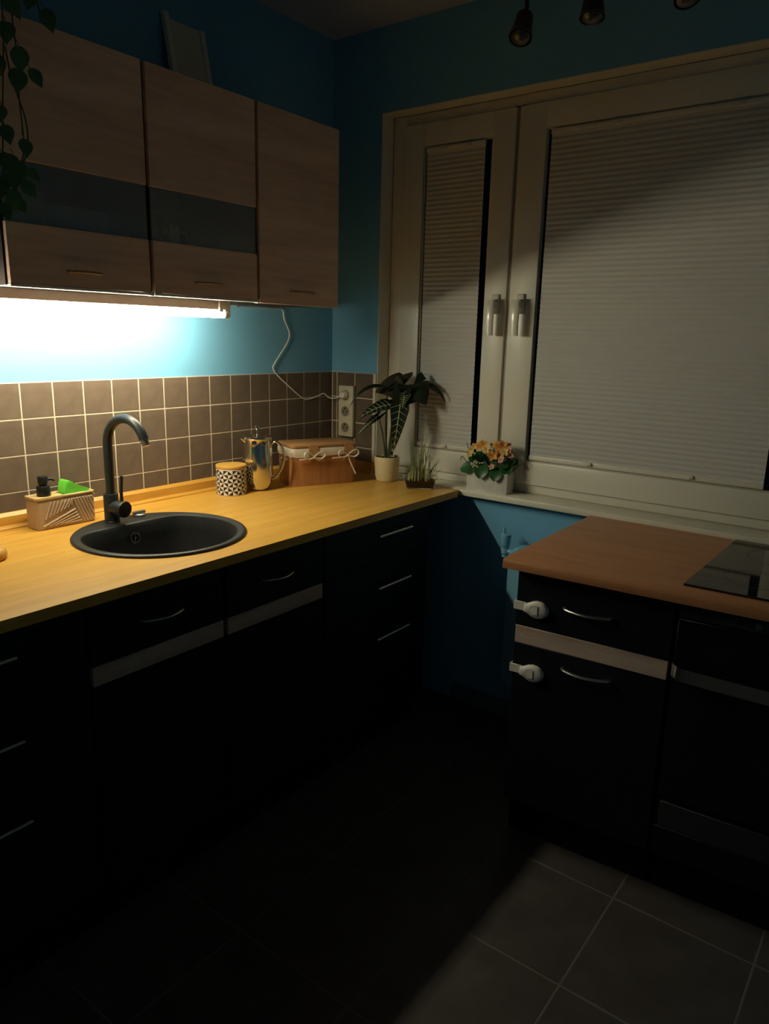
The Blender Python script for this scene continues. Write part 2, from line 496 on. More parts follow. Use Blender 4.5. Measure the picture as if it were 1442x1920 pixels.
# ------------------------------------------------------------------ sink
sk = thing('kitchen_sink', 'round black granite sink set in the yellow oak worktop', 'sink', (SC.x, SC.y, WT))
N = 96
ZR = WT+.0085
def bowl_pt(ang, R, chord, soft=.05):
    """star-shaped bowl outline about (0,-.045): circle of radius R cut by a chord at v=chord"""
    ox, oy = 0.0, -.045
    dx, dy = math.cos(ang), math.sin(ang)
    bq = ox*dx+oy*dy
    tc = -bq+math.sqrt(bq*bq-(ox*ox+oy*oy-R*R))
    if dy > 1e-6:
        tl = (chord-oy)/dy
        p = 14.0
        tt = (tc**-p+tl**-p)**(-1/p)
    else: tt = tc
    return Vector((ox+tt*dx, oy+tt*dy))
rings = []
def ring(fn): rings.append([bm.verts.new(fn(2*PI*k/N)) for k in range(N)])
bm = bm_new()
def outer_pt(a, R):
    ox, oy = 0.0, -.045
    dx, dy = math.cos(a), math.sin(a); bq = oy*dy
    tc = -bq+math.sqrt(bq*bq-(oy*oy-R*R))
    return Vector((ox+tc*dx, oy+tc*dy))
for R, z in ((.2395, WT), (.2400, WT+.003), (.2375, WT+.0065), (.232, ZR), (.2255, ZR-.001)):
    ring(lambda a, R=R, z=z: (SC.x+outer_pt(a, R).x, SC.y+outer_pt(a, R).y, z))
B0 = lambda a: bowl_pt(a, .213, .150)
def mix(a, f, z):
    p = outer_pt(a, .2255).lerp(B0(a), f); return (SC.x+p.x, SC.y+p.y, z)
ring(lambda a: mix(a, .35, ZR-.0035)); ring(lambda a: mix(a, .8, ZR-.0035)); ring(lambda a: mix(a, .95, ZR-.0045))
for sc_, z in ((1.0, ZR-.009), (.985, ZR-.018), (.965, ZR-.05), (.93, ZR-.115), (.88, ZR-.145), (.78, ZR-.158), (.5, ZR-.163), (.2, ZR-.166)):
    def f(a, sc_=sc_, z=z):
        p = B0(a); o_ = Vector((0, -.045)); p = o_+(p-o_)*sc_
        return (SC.x+p.x, SC.y+p.y, z)
    ring(f)
for i in range(len(rings)-1):
    for k in range(N):
        bm.faces.new((rings[i][k], rings[i][(k+1) % N], rings[i+1][(k+1) % N], rings[i+1][k]))
bm.faces.new(rings[-1])
obj('basin', bm, 'granite_black', sk, ang=60)
bm = bm_new()
add_lathe(bm, [(.043, 0), (.043, .003), (.034, .0035), (.03, .001), (.012, .0005)], (SC.x, SC.y-.045, ZR-.166), 28)
obj('drain', bm, 'brushed_steel', sk)
# overflow ring on the back wall of the bowl
oc = Vector((SC.x+.004, SC.y+.1325, ZR-.045)); on = Vector((-.02, -1, .12)).normalized()
bm = bm_new()
add_lathe(bm, [(.0165, -.004), (.0165, .002), (.0145, .0035), (.0125, .002), (.0125, -.003)], oc, 28, axis=on, capb=False, capt=False)
add_lathe(bm, [(.004, -.003), (.004, .001)], oc, 12, axis=on)
for k in range(4):
    a = k*PI/2
    h = Vector((math.cos(a), 0, math.sin(a)))
    add_tube(bm, [oc+h*.003, oc+h*.0135], .0012, 6)
obj('overflow_ring', bm, 'steel', sk)
bm = bm_new(); add_lathe(bm, [(.0128, -.006), (.0128, -.0025)], oc, 24, axis=on)
obj('overflow_hole', bm, 'matte_black', sk)
kb = Vector((-1.106, -.176, ZR-.0035))
bm = bm_new()
add_lathe(bm, [(.021, 0), (.0215, .002), (.0205, .007), (.017, .009), (.014, .0095)], kb, 28)
add_box(bm, kb.x-.021, kb.x+.021, kb.y-.007, kb.y+.007, kb.z+.009, kb.z+.0165, bevel=.002, seg=2)
obj('drain_knob', bm, 'brushed_steel', sk)

# ------------------------------------------------------------------ mixer tap
TB = Vector((-1.199, -.178, ZR-.0035))
tp = thing('mixer_tap', 'matt black swan-neck mixer tap on the sink rim', 'tap', TB)
bm = bm_new()
add_lathe(bm, [(.0225, 0), (.0225, .004), (.0215, .005), (.0215, .083), (.0205, .0855), (.0150, .086)], TB, 32)
obj('body', bm, 'tap_black', tp)
e = Vector((math.cos(-1.474), math.sin(-1.474), 0))
Rr, zc = .081, 1.0975-TB.z
pth = [TB+Vector((0, 0, .084)), TB+Vector((0, 0, .14)), TB+Vector((0, 0, .19))]
for i in range(0, 17):
    a = PI-math.radians(160)*i/16
    pth.append(TB+e*(Rr+Rr*math.cos(a))+Vector((0, 0, zc-.0+Rr*math.sin(a))))
dirn = (pth[-1]-pth[-2]).normalized()
bm = bm_new(); add_tube(bm, pth, .0135, 20)
sp = obj('spout', bm, 'tap_black', tp)
bm = bm_new(); add_tube(bm, [pth[-1]-dirn*.006, pth[-1]+dirn*.001, pth[-1]+dirn*.002, pth[-1]+dirn*.019], [.0118, .0118, .0110, .0110], 20)
obj('aerator', bm, 'brushed_steel', tp)
ax = Vector((.12, -.99, 0)).normalized()
hc = TB+Vector((0, 0, .045))
bm = bm_new()
add_lathe(bm, [(.0215, .010), (.0215, .030), (.0200, .031), (.0200, .0325), (.0245, .0335), (.0245, .058), (.0232, .060), (.012, .0605)], hc, 30, axis=ax)
obj('cartridge', bm, 'tap_black', tp)
bm = bm_new()
p0 = hc+ax*.046+Vector((0, 0, .020))
add_tube(bm, [p0, p0+Vector((.0, 0, .03)), p0+Vector((.004, 0, .078))], [.0052, .0048, .0048], 14)
obj('lever', bm, 'tap_black', tp)
bm = bm_new(); add_lathe(bm, [(.0207, .0308), (.0213, .0318), (.0207, .0328)], hc, 30, axis=ax, capb=False, capt=False)
obj('trim_ring', bm, 'chrome', tp)

# ------------------------------------------------------------------ soap caddy + sponge
cx0, cx1, cy0, cy1 = -1.390, -1.209, -.110, -.045
cz = WT; ch = .088
cd_ = thing('soap_caddy', 'beige ribbed stoneware soap caddy with black pump beside the sink', 'soap caddy', ((cx0+cx1)/2, (cy0+cy1)/2, cz))
bm = bm_new()
def lathe_poly(polys):
    R = [[bm.verts.new((x, y, z)) for x, y in poly] for poly, z in polys]
    n_ = len(R[0])
    for i in range(len(R)-1):
        for k in range(n_):
            bm.faces.new((R[i][k], R[i][(k+1) % n_], R[i+1][(k+1) % n_], R[i+1][k]))
    return R
mx_, my_ = (cx0+cx1)/2, (cy0+cy1)/2; hx_, hy_ = (cx1-cx0)/2, (cy1-cy0)/2
R = lathe_poly([(rrect(mx_, my_, hx_-.002, hy_-.002, .008), cz), (rrect(mx_, my_, hx_, hy_, .009), cz+.003), (rrect(mx_, my_, hx_, hy_, .009), cz+ch)])
bm.faces.new(R[0][::-1]); bm.faces.new(R[-1])
# raised ribs on the front face: three fans
yf = cy0
def rib(x0, z0, x1, z1):
    add_tube(bm, [(x0, yf, z0), (x1, yf, z1)], .0030, 8)
xa, xb = cx0+.022, cx1-.006
apex = cx0+.108
for i in range(8):        # left fan, slanting up to the right
    x = xa+.002+i*.0115
    z_lo = cz+.030+i*.0042
    x_hi = x+.020
    if x_hi > apex: x_hi = apex
    rib(x, z_lo, x_hi, cz+.079)
for i in range(5):        # lower fan, shallow lines
    rib(xa-.006+i*.016, cz+.010, apex+.008+i*.004, cz+.046-i*.0088)
for i in range(8):        # right fan, slanting down to the right
    x = apex+.004+i*.0095
    x2 = x+.030
    z2 = cz+.006
    if x2 > xb:
        z2 = cz+.079-(xb-x)/.030*.073; x2 = xb
    rib(x, cz+.079, x2, z2)
obj('holder', bm, 'stoneware', cd_, ang=30)
bm = bm_new()            # glazed top with an open compartment on the right
tz0, tz1 = cz+ch, cz+ch+.006
xs = cx0+.083
add_prism(bm, rrect((cx0+xs)/2, my_, (xs-cx0)/2+.0015, hy_+.0015, .009), tz0, tz1)
add_box(bm, xs-.008, cx1+.0015, cy0-.0015, cy0+.0055, tz0, tz1, bevel=.0015)
add_box(bm, xs-.008, cx1+.0015, cy1-.0055, cy1+.0015, tz0, tz1, bevel=.0015)
add_box(bm, cx1-.0055, cx1+.0015, cy0-.0015, cy1+.0015, tz0, tz1, bevel=.0015)
obj('rim', bm, 'stoneware_glaze', cd_)
bm = bm_new()
pc = (-1.352, my_-.006, tz1)
add_lathe(bm, [(.0185, 0), (.0190, .002), (.0185, .026), (.017, .029), (.0115, .030), (.0115, .036), (.0135, .037), (.0140, .055), (.0125, .0575)], pc, 28)
add_tube(bm, [(pc[0]+.008, pc[1], tz1+.0475), (pc[0]+.026, pc[1]-.003, tz1+.0455), (pc[0]+.032, pc[1]-.004, tz1+.041)], [.0045, .004, .0035], 12)
obj('pump', bm, 'matte_black', cd_)
bm = bm_new()
sx0 = cx0+.089; sx1 = cx1-.008
pts = [(sx0+.006, tz0), (sx1, tz0), (sx1-.002, tz0+.012), (sx0+.054, tz0+.020), (sx0+.032, tz0+.035), (sx0+.019, tz0+.044), (sx0+.011, tz0+.036)]
add_prism(bm, pts, cy0+.009, cy1-.008, axis='y')
bmesh.ops.bevel(bm, geom=list(bm.edges), offset=.003, segments=2, affect='EDGES')
tag(obj('sponge', bm, 'sponge_green'), 'bright green sponge standing in the stoneware soap caddy', 'sponge')

# rounded wooden lid cut by the left edge
bc = (-1.612, -.262, WT)
bm = bm_new()
add_lathe(bm, [(.046, 0), (.051, .004), (.053, .012), (.051, .021), (.044, .028), (.03, .032), (.01, .0335)], bc, 36)
tag(obj('wooden_lid', bm, 'lid_wood'), 'rounded yellow wooden lid at the left edge of the oak worktop', 'lid')

# ------------------------------------------------------------------ patterned jar
jc = Vector((-.677, -.115, WT)); jr, jh = .0535, .094
jar = thing('storage_jar', 'white canister with black triangle pattern and wooden lid', 'jar', jc)
bm = bm_new()
ncol, nrow = 20, 6
z0p, z1p = .003, jh-.003
add_lathe(bm, [(jr-.002, 0), (jr-.0002, .003)], jc, 48, capt=False)
for c_ in range(ncol):
    for r_ in range(nrow):
        a0 = 2*PI*c_/ncol; a1 = 2*PI*(c_+1)/ncol; am = (a0+a1)/2
        za = z0p+(z1p-z0p)*r_/nrow; zb = z0p+(z1p-z0p)*(r_+1)/nrow
        P = lambda a, z: bm.verts.new((jc.x+jr*math.cos(a), jc.y+jr*math.sin(a), jc.z+z))
        if (c_+r_) % 2 == 0: tris = ((a0, za, a1, za, a1, zb, 1), (a0, za, a1, zb, a0, zb, 0))
        else: tris = ((a0, za, a1, za, a0, zb, 0), (a1, za, a1, zb, a0, zb, 1))
        if r_ % 2: tris = tuple(tt[:6]+(1-tt[6],) for tt in tris)
        for q in tris:
            f = bm.faces.new((P(q[0], q[1]), P(q[2], q[3]), P(q[4], q[5]))); f.material_index = q[6]
bmesh.ops.remove_doubles(bm, verts=bm.verts, dist=1e-5)
add_lathe(bm, [(jr-.0002, jh-.003), (jr-.001, jh), (jr-.004, jh), (jr-.005, jh-.004)], jc, 48, capb=False)
obj('canister', bm, ['jar_white', 'jar_black'], jar, ang=50)
bm = bm_new()
add_lathe(bm, [(jr-.001, jh), (jr+.0005, jh+.002), (jr+.0005, jh+.010), (jr-.001, jh+.012), (jr-.006, jh+.0125)], jc, 48)
obj('lid', bm, 'lid_wood', jar)

# ------------------------------------------------------------------ french press
fc = Vector((-.560, -.1275, WT))
fp = thing('french_press', 'polished steel French press with a looped handle', 'coffee press', fc)
bm = bm_new()
add_lathe(bm, [(.036, 0), (.040, .002), (.047, .012), (.0525, .03), (.0550, .05), (.0555, .08), (.0545, .12), (.0525, .16), (.0510, .185), (.0525, .190), (.0515, .192), (.049, .190)], fc, 48)
rv = Vector((.53, -.85, 0)); lv = Vector((-.85, .30, 0)).normalized()
add_tube(bm, [fc+lv*.040+Vector((0, 0, .176)), fc+lv*.052+Vector((0, 0, .184)), fc+lv*.064+Vector((0, 0, .193))], [.012, .009, .005], 14, flat=(1, .7))
obj('body', bm, 'steel', fp)
bm = bm_new()
add_lathe(bm, [(.0520, .190), (.0525, .192), (.0515, .197), (.036, .201), (.012, .203), (.006, .205)], fc, 48)
ld = obj('lid', bm, 'steel', fp)
bm = bm_new()
add_lathe(bm, [(.003, .203), (.003, .217), (.005, .219), (.009, .223), (.0105, .229), (.009, .235), (.004, .238)], fc, 24)
obj('knob', bm, 'steel', ld)
hd = Vector((.66, -.75, 0)).normalized()
bm = bm_new()
pth = spline([fc+hd*.0515+Vector((0, 0, .170)), fc+hd*.068+Vector((0, 0, .177)), fc+hd*.090+Vector((0, 0, .155)), fc+hd*.097+Vector((0, 0, .120)), fc+hd*.088+Vector((0, 0, .080)), fc+hd*.066+Vector((0, 0, .047)), fc+hd*.047+Vector((0, 0, .038))], 7)
add_tube(bm, pth, .0062, 14, flat=(1.35, .8))
obj('handle', bm, 'steel', fp)

# ------------------------------------------------------------------ bamboo box with linen liner
bl = Vector((-.453, -.199)); fdir = Vector((.246, -.110)).normalized(); ddir = Vector((-fdir.y, fdir.x))
bw, bd = .268, .150
bctr = bl+fdir*bw/2+ddir*bd/2; bang = math.atan2(fdir.y, fdir.x)
bx = thing('storage_box', 'bamboo veneer storage box with linen liner tied in bows', 'box', (bctr.x, bctr.y, WT))
bm = bm_new()
R = lathe_poly([(rrect(bctr.x, bctr.y, bw/2, bd/2, .018, bang), WT), (rrect(bctr.x, bctr.y, bw/2, bd/2, .018, bang), WT+.122),
                (rrect(bctr.x, bctr.y, bw/2-.004, bd/2-.004, .015, bang), WT+.122), (rrect(bctr.x, bctr.y, bw/2-.004, bd/2-.004, .015, bang), WT+.02)])
bm.faces.new(R[0][::-1]); bm.faces.new(R[-1])
obj('body', bm, 'bamboo', bx)
bm = bm_new()            # liner folded over the rim
def wob(poly, amp, seed):
    rnd = random.Random(seed); out = []
    for i, p in enumerate(poly):
        out.append((p[0]+rnd.uniform(-amp, amp), p[1]+rnd.uniform(-amp, amp)))
    return out
def rr_dense(hx, hy, r, n_=4, sub=6):
    base = rrect(0, 0, hx, hy, r, 0, n_); out = []
    for i in range(len(base)):
        a_, b2 = Vector(base[i]), Vector(base[(i+1) % len(base)])
        k = sub if (b2-a_).length > .05 else 1
        for j in range(k): out.append(tuple(a_.lerp(b2, j/k)))
    ca, sa = math.cos(bang), math.sin(bang)
    return [(bctr.x+x*ca-y*sa, bctr.y+x*sa+y*ca) for x, y in out]
pl = rr_dense(bw/2+.003, bd/2+.003, .019)
rnd = random.Random(3)
lows = [WT+.112+rnd.uniform(-.004, .004) for _ in pl]
Rg = []
for k_, (grow, zf) in enumerate(((0, None), (.0015, WT+.125), (.0008, WT+.142), (-.004, WT+.149), (-.012, WT+.147))):
    poly = rr_dense(bw/2+.003+grow, bd/2+.003+grow, .019)
    poly = wob(poly, .0008 if k_ < 3 else .0004, 10+k_)
    Rg.append([bm.verts.new((x, y, (lows[i] if zf is None else zf))) for i, (x, y) in enumerate(poly)])
for i in range(len(Rg)-1):
    n_ = len(Rg[i])
    for k in range(n_): bm.faces.new((Rg[i][k], Rg[i][(k+1) % n_], Rg[i+1][(k+1) % n_], Rg[i+1][k]))
obj('liner', bm, 'linen', bx, ang=80)
bm = bm_new()
R = lathe_poly([(rrect(bctr.x, bctr.y, bw/2+.004, bd/2+.004, .02, bang), WT+.1485), (rrect(bctr.x, bctr.y, bw/2+.005, bd/2+.005, .02, bang), WT+.150), (rrect(bctr.x, bctr.y, bw/2+.005, bd/2+.005, .02, bang), WT+.156), (rrect(bctr.x, bctr.y, bw/2+.003, bd/2+.003, .02, bang), WT+.158)])
bm.faces.new(R[0][::-1]); bm.faces.new(R[-1])
ld = obj('lid', bm, 'bamboo_lid', bx)
def fpt(u, out, z):
    p = bl+fdir*u-ddir*out
    return Vector((p.x, p.y, WT+z))
for u in (.085, .232):   # leather-like wood tabs holding the lid down
    bm = bm_new()
    for du in (0,):
        v = [fpt(u-.018, .0062, .157), fpt(u+.018, .0062, .157), fpt(u+.020, .0075, .120), fpt(u-.020, .0075, .120)]
        v2 = [p+Vector((-ddir.x, -ddir.y, 0))*(-.003) for p in v]
        A = [bm.verts.new(p) for p in v]; B = [bm.verts.new(p) for p in v2]
        bm.faces.new(A); bm.faces.new(B[::-1])
        for i in range(4): bm.faces.new((A[i], A[(i+1) % 4], B[(i+1) % 4], B[i]))
    obj('tab', bm, 'bamboo_lid', bx)
def bow(u, zc_, tails):
    bm = bm_new()
    for s in (-1, 1):
        loop = spline([fpt(u, .010, zc_), fpt(u+s*.018, .016, zc_+.016), fpt(u+s*.036, .017, zc_+.020), fpt(u+s*.042, .017, zc_+.006), fpt(u+s*.026, .016, zc_-.006), fpt(u, .012, zc_-.001)], 5)
        add_tube(bm, loop, .0034, 8, flat=(1.5, .8))
    add_lathe(bm, [(.002, -.006), (.006, -.003), (.0065, .002), (.003, .006)], fpt(u, .013, zc_), 10, axis=(fdir.x, fdir.y, 0))
    for pts in tails:
        add_tube(bm, spline([fpt(a_, o_, z_) for a_, o_, z_ in pts], 5), .0028, 8, flat=(1.4, .8))
    obj('bow', bm, 'linen', bx)
bow(.085, .112, [[(.085, .013, .112), (.06, .012, .106), (.025, .009, .104)], [(.085, .013, .112), (.10, .014, .100), (.128, .011, .100)]])
bow(.226, .112, [[(.226, .013, .112), (.236, .012, .085), (.262, .008, .036)], [(.226, .013, .112), (.20, .014, .106), (.16, .011, .104)]])
# small rope handle knot on the left side
bm = bm_new()
sl = lambda w_, o_, z_: Vector((*(bl+ddir*w_-fdir*o_), WT+z_))
add_tube(bm, spline([sl(.05, .001, .098), sl(.055, .012, .092), sl(.075, .016, .082), (sl(.095, .012, .092)), sl(.10, .001, .098)], 5), .004, 8)
add_lathe(bm, [(.003, 0), (.006, .003), (.006, .007), (.002, .010)], sl(.05, .0, .098), 12, axis=(-fdir.x, -fdir.y, 0))
obj('side_handle', bm, 'rope', bx)

# ------------------------------------------------------------------ leaves
def leaf_bm(bm, base, tip, up, width, prof, nseg=8, fold=.25, droop=0.0, mi=0, thick=0.0):
    """leaf blade from base to tip; prof(t) = half-width factor; fold lifts the margins, droop bows the midrib"""
    base, tip, up = Vector(base), Vector(tip), Vector(up)
    d = tip-base; L = d.length; d.normalize()
    s = d.cross(up).normalized(); nrm = s.cross(d).normalized()
    rows = []
    for i in range(nseg+1):
        t = i/nseg
        c = base+d*L*t-nrm*(-4*t*(1-t))*droop*L
        w = max(width*prof(t), .0004)
        rows.append([bm.verts.new(c-s*w+nrm*fold*w), bm.verts.new(c-s*w*.5+nrm*fold*w*.35), bm.verts.new(c), bm.verts.new(c+s*w*.5+nrm*fold*w*.35), bm.verts.new(c+s*w+nrm*fold*w)])
    for i in range(nseg):
        for k in range(4):
            bm.faces.new((rows[i][k], rows[i][k+1], rows[i+1][k+1], rows[i+1][k])).material_index = mi
    return d, s, nrm, L
heart = lambda t: min(1, (math.sin(PI*min(1, t*1.0+.06))**.75)*(1.12-.45*t))
oval = lambda t: math.sin(PI*min(1, t*.96+.03))**.6
def arrow(t):
    return (1-t)**.8*min(1, .55+3.0*t) if t > .0 else .55

# ------------------------------------------------------------------ alocasia in cream pot
pc = Vector((-.092, -.371, WT))
al = thing('potted_plant', 'dark arrow-leaved houseplant with white veins in a cream pot', 'plant', pc)
bm = bm_new()
add_lathe(bm, [(.036, 0), (.040, .002), (.0455, .02), (.0485, .045), (.0500, .075), (.0505, .096), (.0495, .098), (.0465, .097), (.046, .085), (.01, .083)], pc, 48)
obj('pot', bm, 'cream_pot', al)
bm = bm_new()
add_lathe(bm, [(.0462, .084), (.045, .089), (.03, .091), (.01, .0905)], pc, 24, capb=False)
obj('soil', bm, 'soil', al)
CD = (CAM-pc).normalized()
def alo_leaf(base, tip, up, width, fold=.15, droop=.08, veins=True, back=False, lobes=True):
    bm = bm_new()
    d, s, nrm, L = leaf_bm(bm, base, tip, up, width, arrow, 10, fold, droop)
    if lobes:   # the two rear lobes of the arrow head
        for sg in (-1, 1):
            b0 = Vector(base)
            a1 = b0+s*sg*width*.55; a2 = b0-d*L*.28+s*sg*width*.62+nrm*.004; a3 = b0-d*L*.02+s*sg*width*.12
            vs = [bm.verts.new(p) for p in (b0+d*L*.04, b0+d*L*.06+s*sg*width*.75, a2+s*sg*width*.12, a2-s*sg*width*.1, a3)]
            bm.faces.new(vs)
    lf = obj('leaf', bm, 'leaf_back' if back else 'leaf_dark', al)
    if veins:
        bm = bm_new()
        off = nrm*.0022
        def mid(t): return Vector(base)+d*L*t+nrm*4*t*(1-t)*droop*L
        add_tube(bm, [mid(i/8)+off for i in range(9)], [.0019]*5+[.0014, .0011, .0008, .0004], 6)
        for i in range(1, 8):
            t = i/8.6
            for sg in (-1, 1):
                w = width*arrow(min(1, t+.08))
                p0 = mid(t)+off; p1 = mid(min(1, t+.08))+s*sg*w*.95+nrm*fold*w*.95+off
                pm = p0.lerp(p1, .5)-nrm*fold*w*.12+off*.3
                add_tube(bm, [p0, pm, p1], [.0012, .0009, .0004], 5)
        obj('veins', bm, 'vein', lf)
    return lf
up = CD+Vector((0, 0, .5))
alo_leaf((-.100, -.372, 1.225), (-.222, -.279, 1.147), (-.3, -.3, 1.2), .020, fold=.5, droop=.22, veins=False)
alo_leaf((-.045, -.410, 1.232), (-.086, -.300, 1.205), (-.75, -.2, .9), .095, fold=-.1, droop=.20, veins=False, back=True)
alo_leaf((-.050, -.425, 1.225), (-.060, -.385, 1.150), (-.9, -.4, .3), .078, fold=-.1, droop=.05, veins=False, back=True)
alo_leaf((-.030, -.440, 1.240), (-.040, -.515, 1.168), (-.7, -.3, .8), .080, fold=-.2, droop=.16, veins=False)
alo_leaf((-.096, -.402, 1.164), (-.224, -.325, 1.108), (-.45, -.45, 1.0), .042, fold=.25, droop=.10)
alo_leaf((-.140, -.362, 1.120), (-.206, -.316, 1.050), (-.6, -.4, .8), .020, fold=.2, droop=.05)
alo_leaf((-.098, -.436, 1.190), (-.124, -.424, .985), (-.75, -.62, .1), .044, fold=.12, droop=.10)
alo_leaf((-.075, -.440, 1.215), (-.112, -.452, 1.150), (-.8, -.5, .6), .030, fold=.15, droop=.06)
alo_leaf((.0, -.475, 1.236), (.040, -.552, 1.172), (-.4, -.3, 1.0), .026, fold=.4, droop=.16, veins=False)
alo_leaf((-.118, -.412, .984), (-.108, -.408, .962), (-.8, -.5, .3), .008, fold=.1, droop=.02, veins=False, lobes=False)
for q in ([(-.092, -.371, .950), (-.098, -.366, 1.08), (-.100, -.372, 1.225)], [(-.086, -.374, .950), (-.070, -.385, 1.09), (-.045, -.410, 1.232)],
          [(-.094, -.376, .950), (-.090, -.386, 1.06), (-.096, -.402, 1.164)], [(-.099, -.369, .950), (-.110, -.362, 1.04), (-.140, -.362, 1.120)],
          [(-.090, -.380, .950), (-.080, -.405, 1.08), (-.098, -.436, 1.190)], [(-.084, -.371, .950), (-.060, -.385, 1.10), (-.030, -.440, 1.240)],
          [(-.088, -.366, .950), (-.050, -.40, 1.12), (.0, -.475, 1.236)], [(-.090, -.378, .950), (-.078, -.40, 1.1), (-.075, -.440, 1.215)]):
    bm = bm_new(); pp = spline(q, 6); add_tube(bm, pp, [.0042-.0024*i/len(pp) for i in range(len(pp))], 8)
    obj('leaf_stem', bm, 'stem_dark', al)

# ------------------------------------------------------------------ tray of sprouts
tc_ = Vector((-.121, -.553)); ldir = Vector((.56, -.83)).normalized(); lang = math.atan2(ldir.y, ldir.x)
tr = thing('sprout_tray', 'clear plastic tray of green onion shoots growing in dark soil', 'seedling tray', (tc_.x, tc_.y, WT))
bm = bm_new()
R = lathe_poly([(rrect(tc_.x, tc_.y, .048, .032, .010, lang), WT), (rrect(tc_.x, tc_.y, .051, .035, .011, lang), WT+.004), (rrect(tc_.x, tc_.y, .060, .040, .012, lang), WT+.040), (rrect(tc_.x, tc_.y, .068, .046, .014, lang), WT+.0405), (rrect(tc_.x, tc_.y, .068, .046, .014, lang), WT+.042),
                (rrect(tc_.x, tc_.y, .0590, .039, .011, lang), WT+.0415), (rrect(tc_.x, tc_.y, .0502, .0342, .010, lang), WT+.005)])
bm.faces.new(R[0][::-1]); bm.faces.new(R[-1])
obj('tray', bm, 'clear_plastic', tr)
bm = bm_new()
R = lathe_poly([(rrect(tc_.x, tc_.y, .0495, .0335, .010, lang), WT+.0055), (rrect(tc_.x, tc_.y, .0565, .037, .010, lang), WT+.030)])
bm.faces.new(R[0][::-1]); bm.faces.new(R[-1])
obj('soil', bm, 'soil', tr)
rnd = random.Random(21)
for i in range(34):
    a_ = rnd.uniform(-.050, .042); b2 = rnd.uniform(-.028, .028)
    p = Vector((*(tc_+ldir*a_+Vector((-ldir.y, ldir.x))*b2), WT+.027))
    H_ = rnd.uniform(.09, .195) if rnd.random() < .78 else rnd.uniform(.03, .06)
    lean = rnd.uniform(-.012, .02)
    if a_ > .01 and rnd.random() < .5: lean += rnd.uniform(.02, .05); H_ *= .75
    q1 = p+Vector((ldir.x*lean*.3, ldir.y*lean*.3, H_*.5)); q2 = p+Vector((ldir.x*lean, ldir.y*lean, H_))+Vector((rnd.uniform(-.01, .004), rnd.uniform(-.008, .008), 0))
    pth = spline([p, q1, q2], 4)
    bm = bm_new()
    add_tube(bm, pth[:4], [.0022, .0021, .0019, .0017], 6, mi=1)
    add_tube(bm, pth[3:], [.0017, .0015, .0013, .0011, .0008, .0004][:len(pth[3:])], 6, mi=0)
    obj('shoot', bm, ['shoot', 'shoot_pale'], tr)
for pts in ([(.02, .03), (.045, .075), (.075, .105)], [(.03, .03), (.05, .06), (.062, .095)], [(.0, .03), (.02, .10), (.03, .125), (.045, .11)], [(.035, .03), (.058, .055), (.08, .075)]):
    bm = bm_new()
    pp = spline([Vector((*(tc_+ldir*a_), WT+z)) for a_, z in pts], 5)
    add_tube(bm, pp, [.0016-.001*i/len(pp) for i in range(len(pp))], 6)
    obj('shoot', bm, ['shoot', 'shoot_pale'], tr)

# ------------------------------------------------------------------ flower planter on the sill
pdir = Vector((.10, -1.0)).normalized(); pn = Vector((-pdir.y, pdir.x))   # pn points to the glass
pcn = Vector((.004, -.787)); pang = math.atan2(pdir.y, pdir.x)
SZ = .862
pt = thing('flower_planter', 'white wooden window box of orange flowers on the sill', 'planter', (pcn.x, pcn.y, SZ))
bm = bm_new()
R = lathe_poly([(rrect(pcn.x, pcn.y, .081, .033, .002, pang, 2), SZ), (rrect(pcn.x, pcn.y, .082, .034, .002, pang, 2), SZ+.078), (rrect(pcn.x, pcn.y, .076, .028, .002, pang, 2), SZ+.078), (rrect(pcn.x, pcn.y, .076, .028, .002, pang, 2), SZ+.03)])
bm.faces.new(R[0][::-1]); bm.faces.new(R[-1])
obj('box', bm, 'planter_white', pt)
bm = bm_new()
R = lathe_poly([(rrect(pcn.x, pcn.y, .0755, .0275, .002, pang, 2), SZ+.031), (rrect(pcn.x, pcn.y, .0755, .0275, .002, pang, 2), SZ+.070)])
bm.faces.new(R[0][::-1]); bm.faces.new(R[-1])
obj('soil', bm, 'soil', pt)
def pp_(a_, w_, z_): 
    v = pcn+pdir*a_+pn*w_; return Vector((v.x, v.y, SZ+z_))
# big round leaves spilling over the front edge: (along, toward glass, height) base and tip
LV = [((-.05, -.02, .085), (-.112, -.030, .075), .034), ((-.02, -.02, .105), (-.022, -.052, .052), .036), ((.038, -.02, .095), (.036, -.050, .048), .032),
      ((-.045, -.015, .10), (-.075, -.030, .120), .026), ((.0, -.02, .12), (.0, -.045, .135), .030), ((.05, -.02, .115), (.075, -.030, .10), .032),
      ((.02, -.015, .12), (.045, -.04, .125), .030), ((-.03, .0, .11), (-.055, -.018, .145), .026), ((.06, .0, .11), (.098, -.004, .125), .030),
      ((.03, .0, .12), (.02, -.02, .15), .028), ((.06, -.01, .10), (.085, -.028, .075), .028), ((-.01, .0, .11), (-.02, -.03, .13), .03), ((-.06, .0, .10), (-.09, .004, .13), .024),
      ((.065, .004, .12), (.108, .0, .112), .024)]
for i, (b2, tpp, w_) in enumerate(LV):
    bm = bm_new()
    leaf_bm(bm, pp_(*b2), pp_(*tpp), Vector((-.85, -.25, .75)), w_*.78, oval, 8, .18, .10)
    obj('leaf', bm, 'leaf_green', pt)
    bm = bm_new(); add_tube(bm, spline([pp_(b2[0]*.6, 0, .068), pp_(b2[0]*.85, b2[1]*.4, b2[2]*.75), pp_(*b2)], 4), .0018, 6)
    obj('leaf_stem', bm, 'leaf_green', pt)
rnd = random.Random(5)
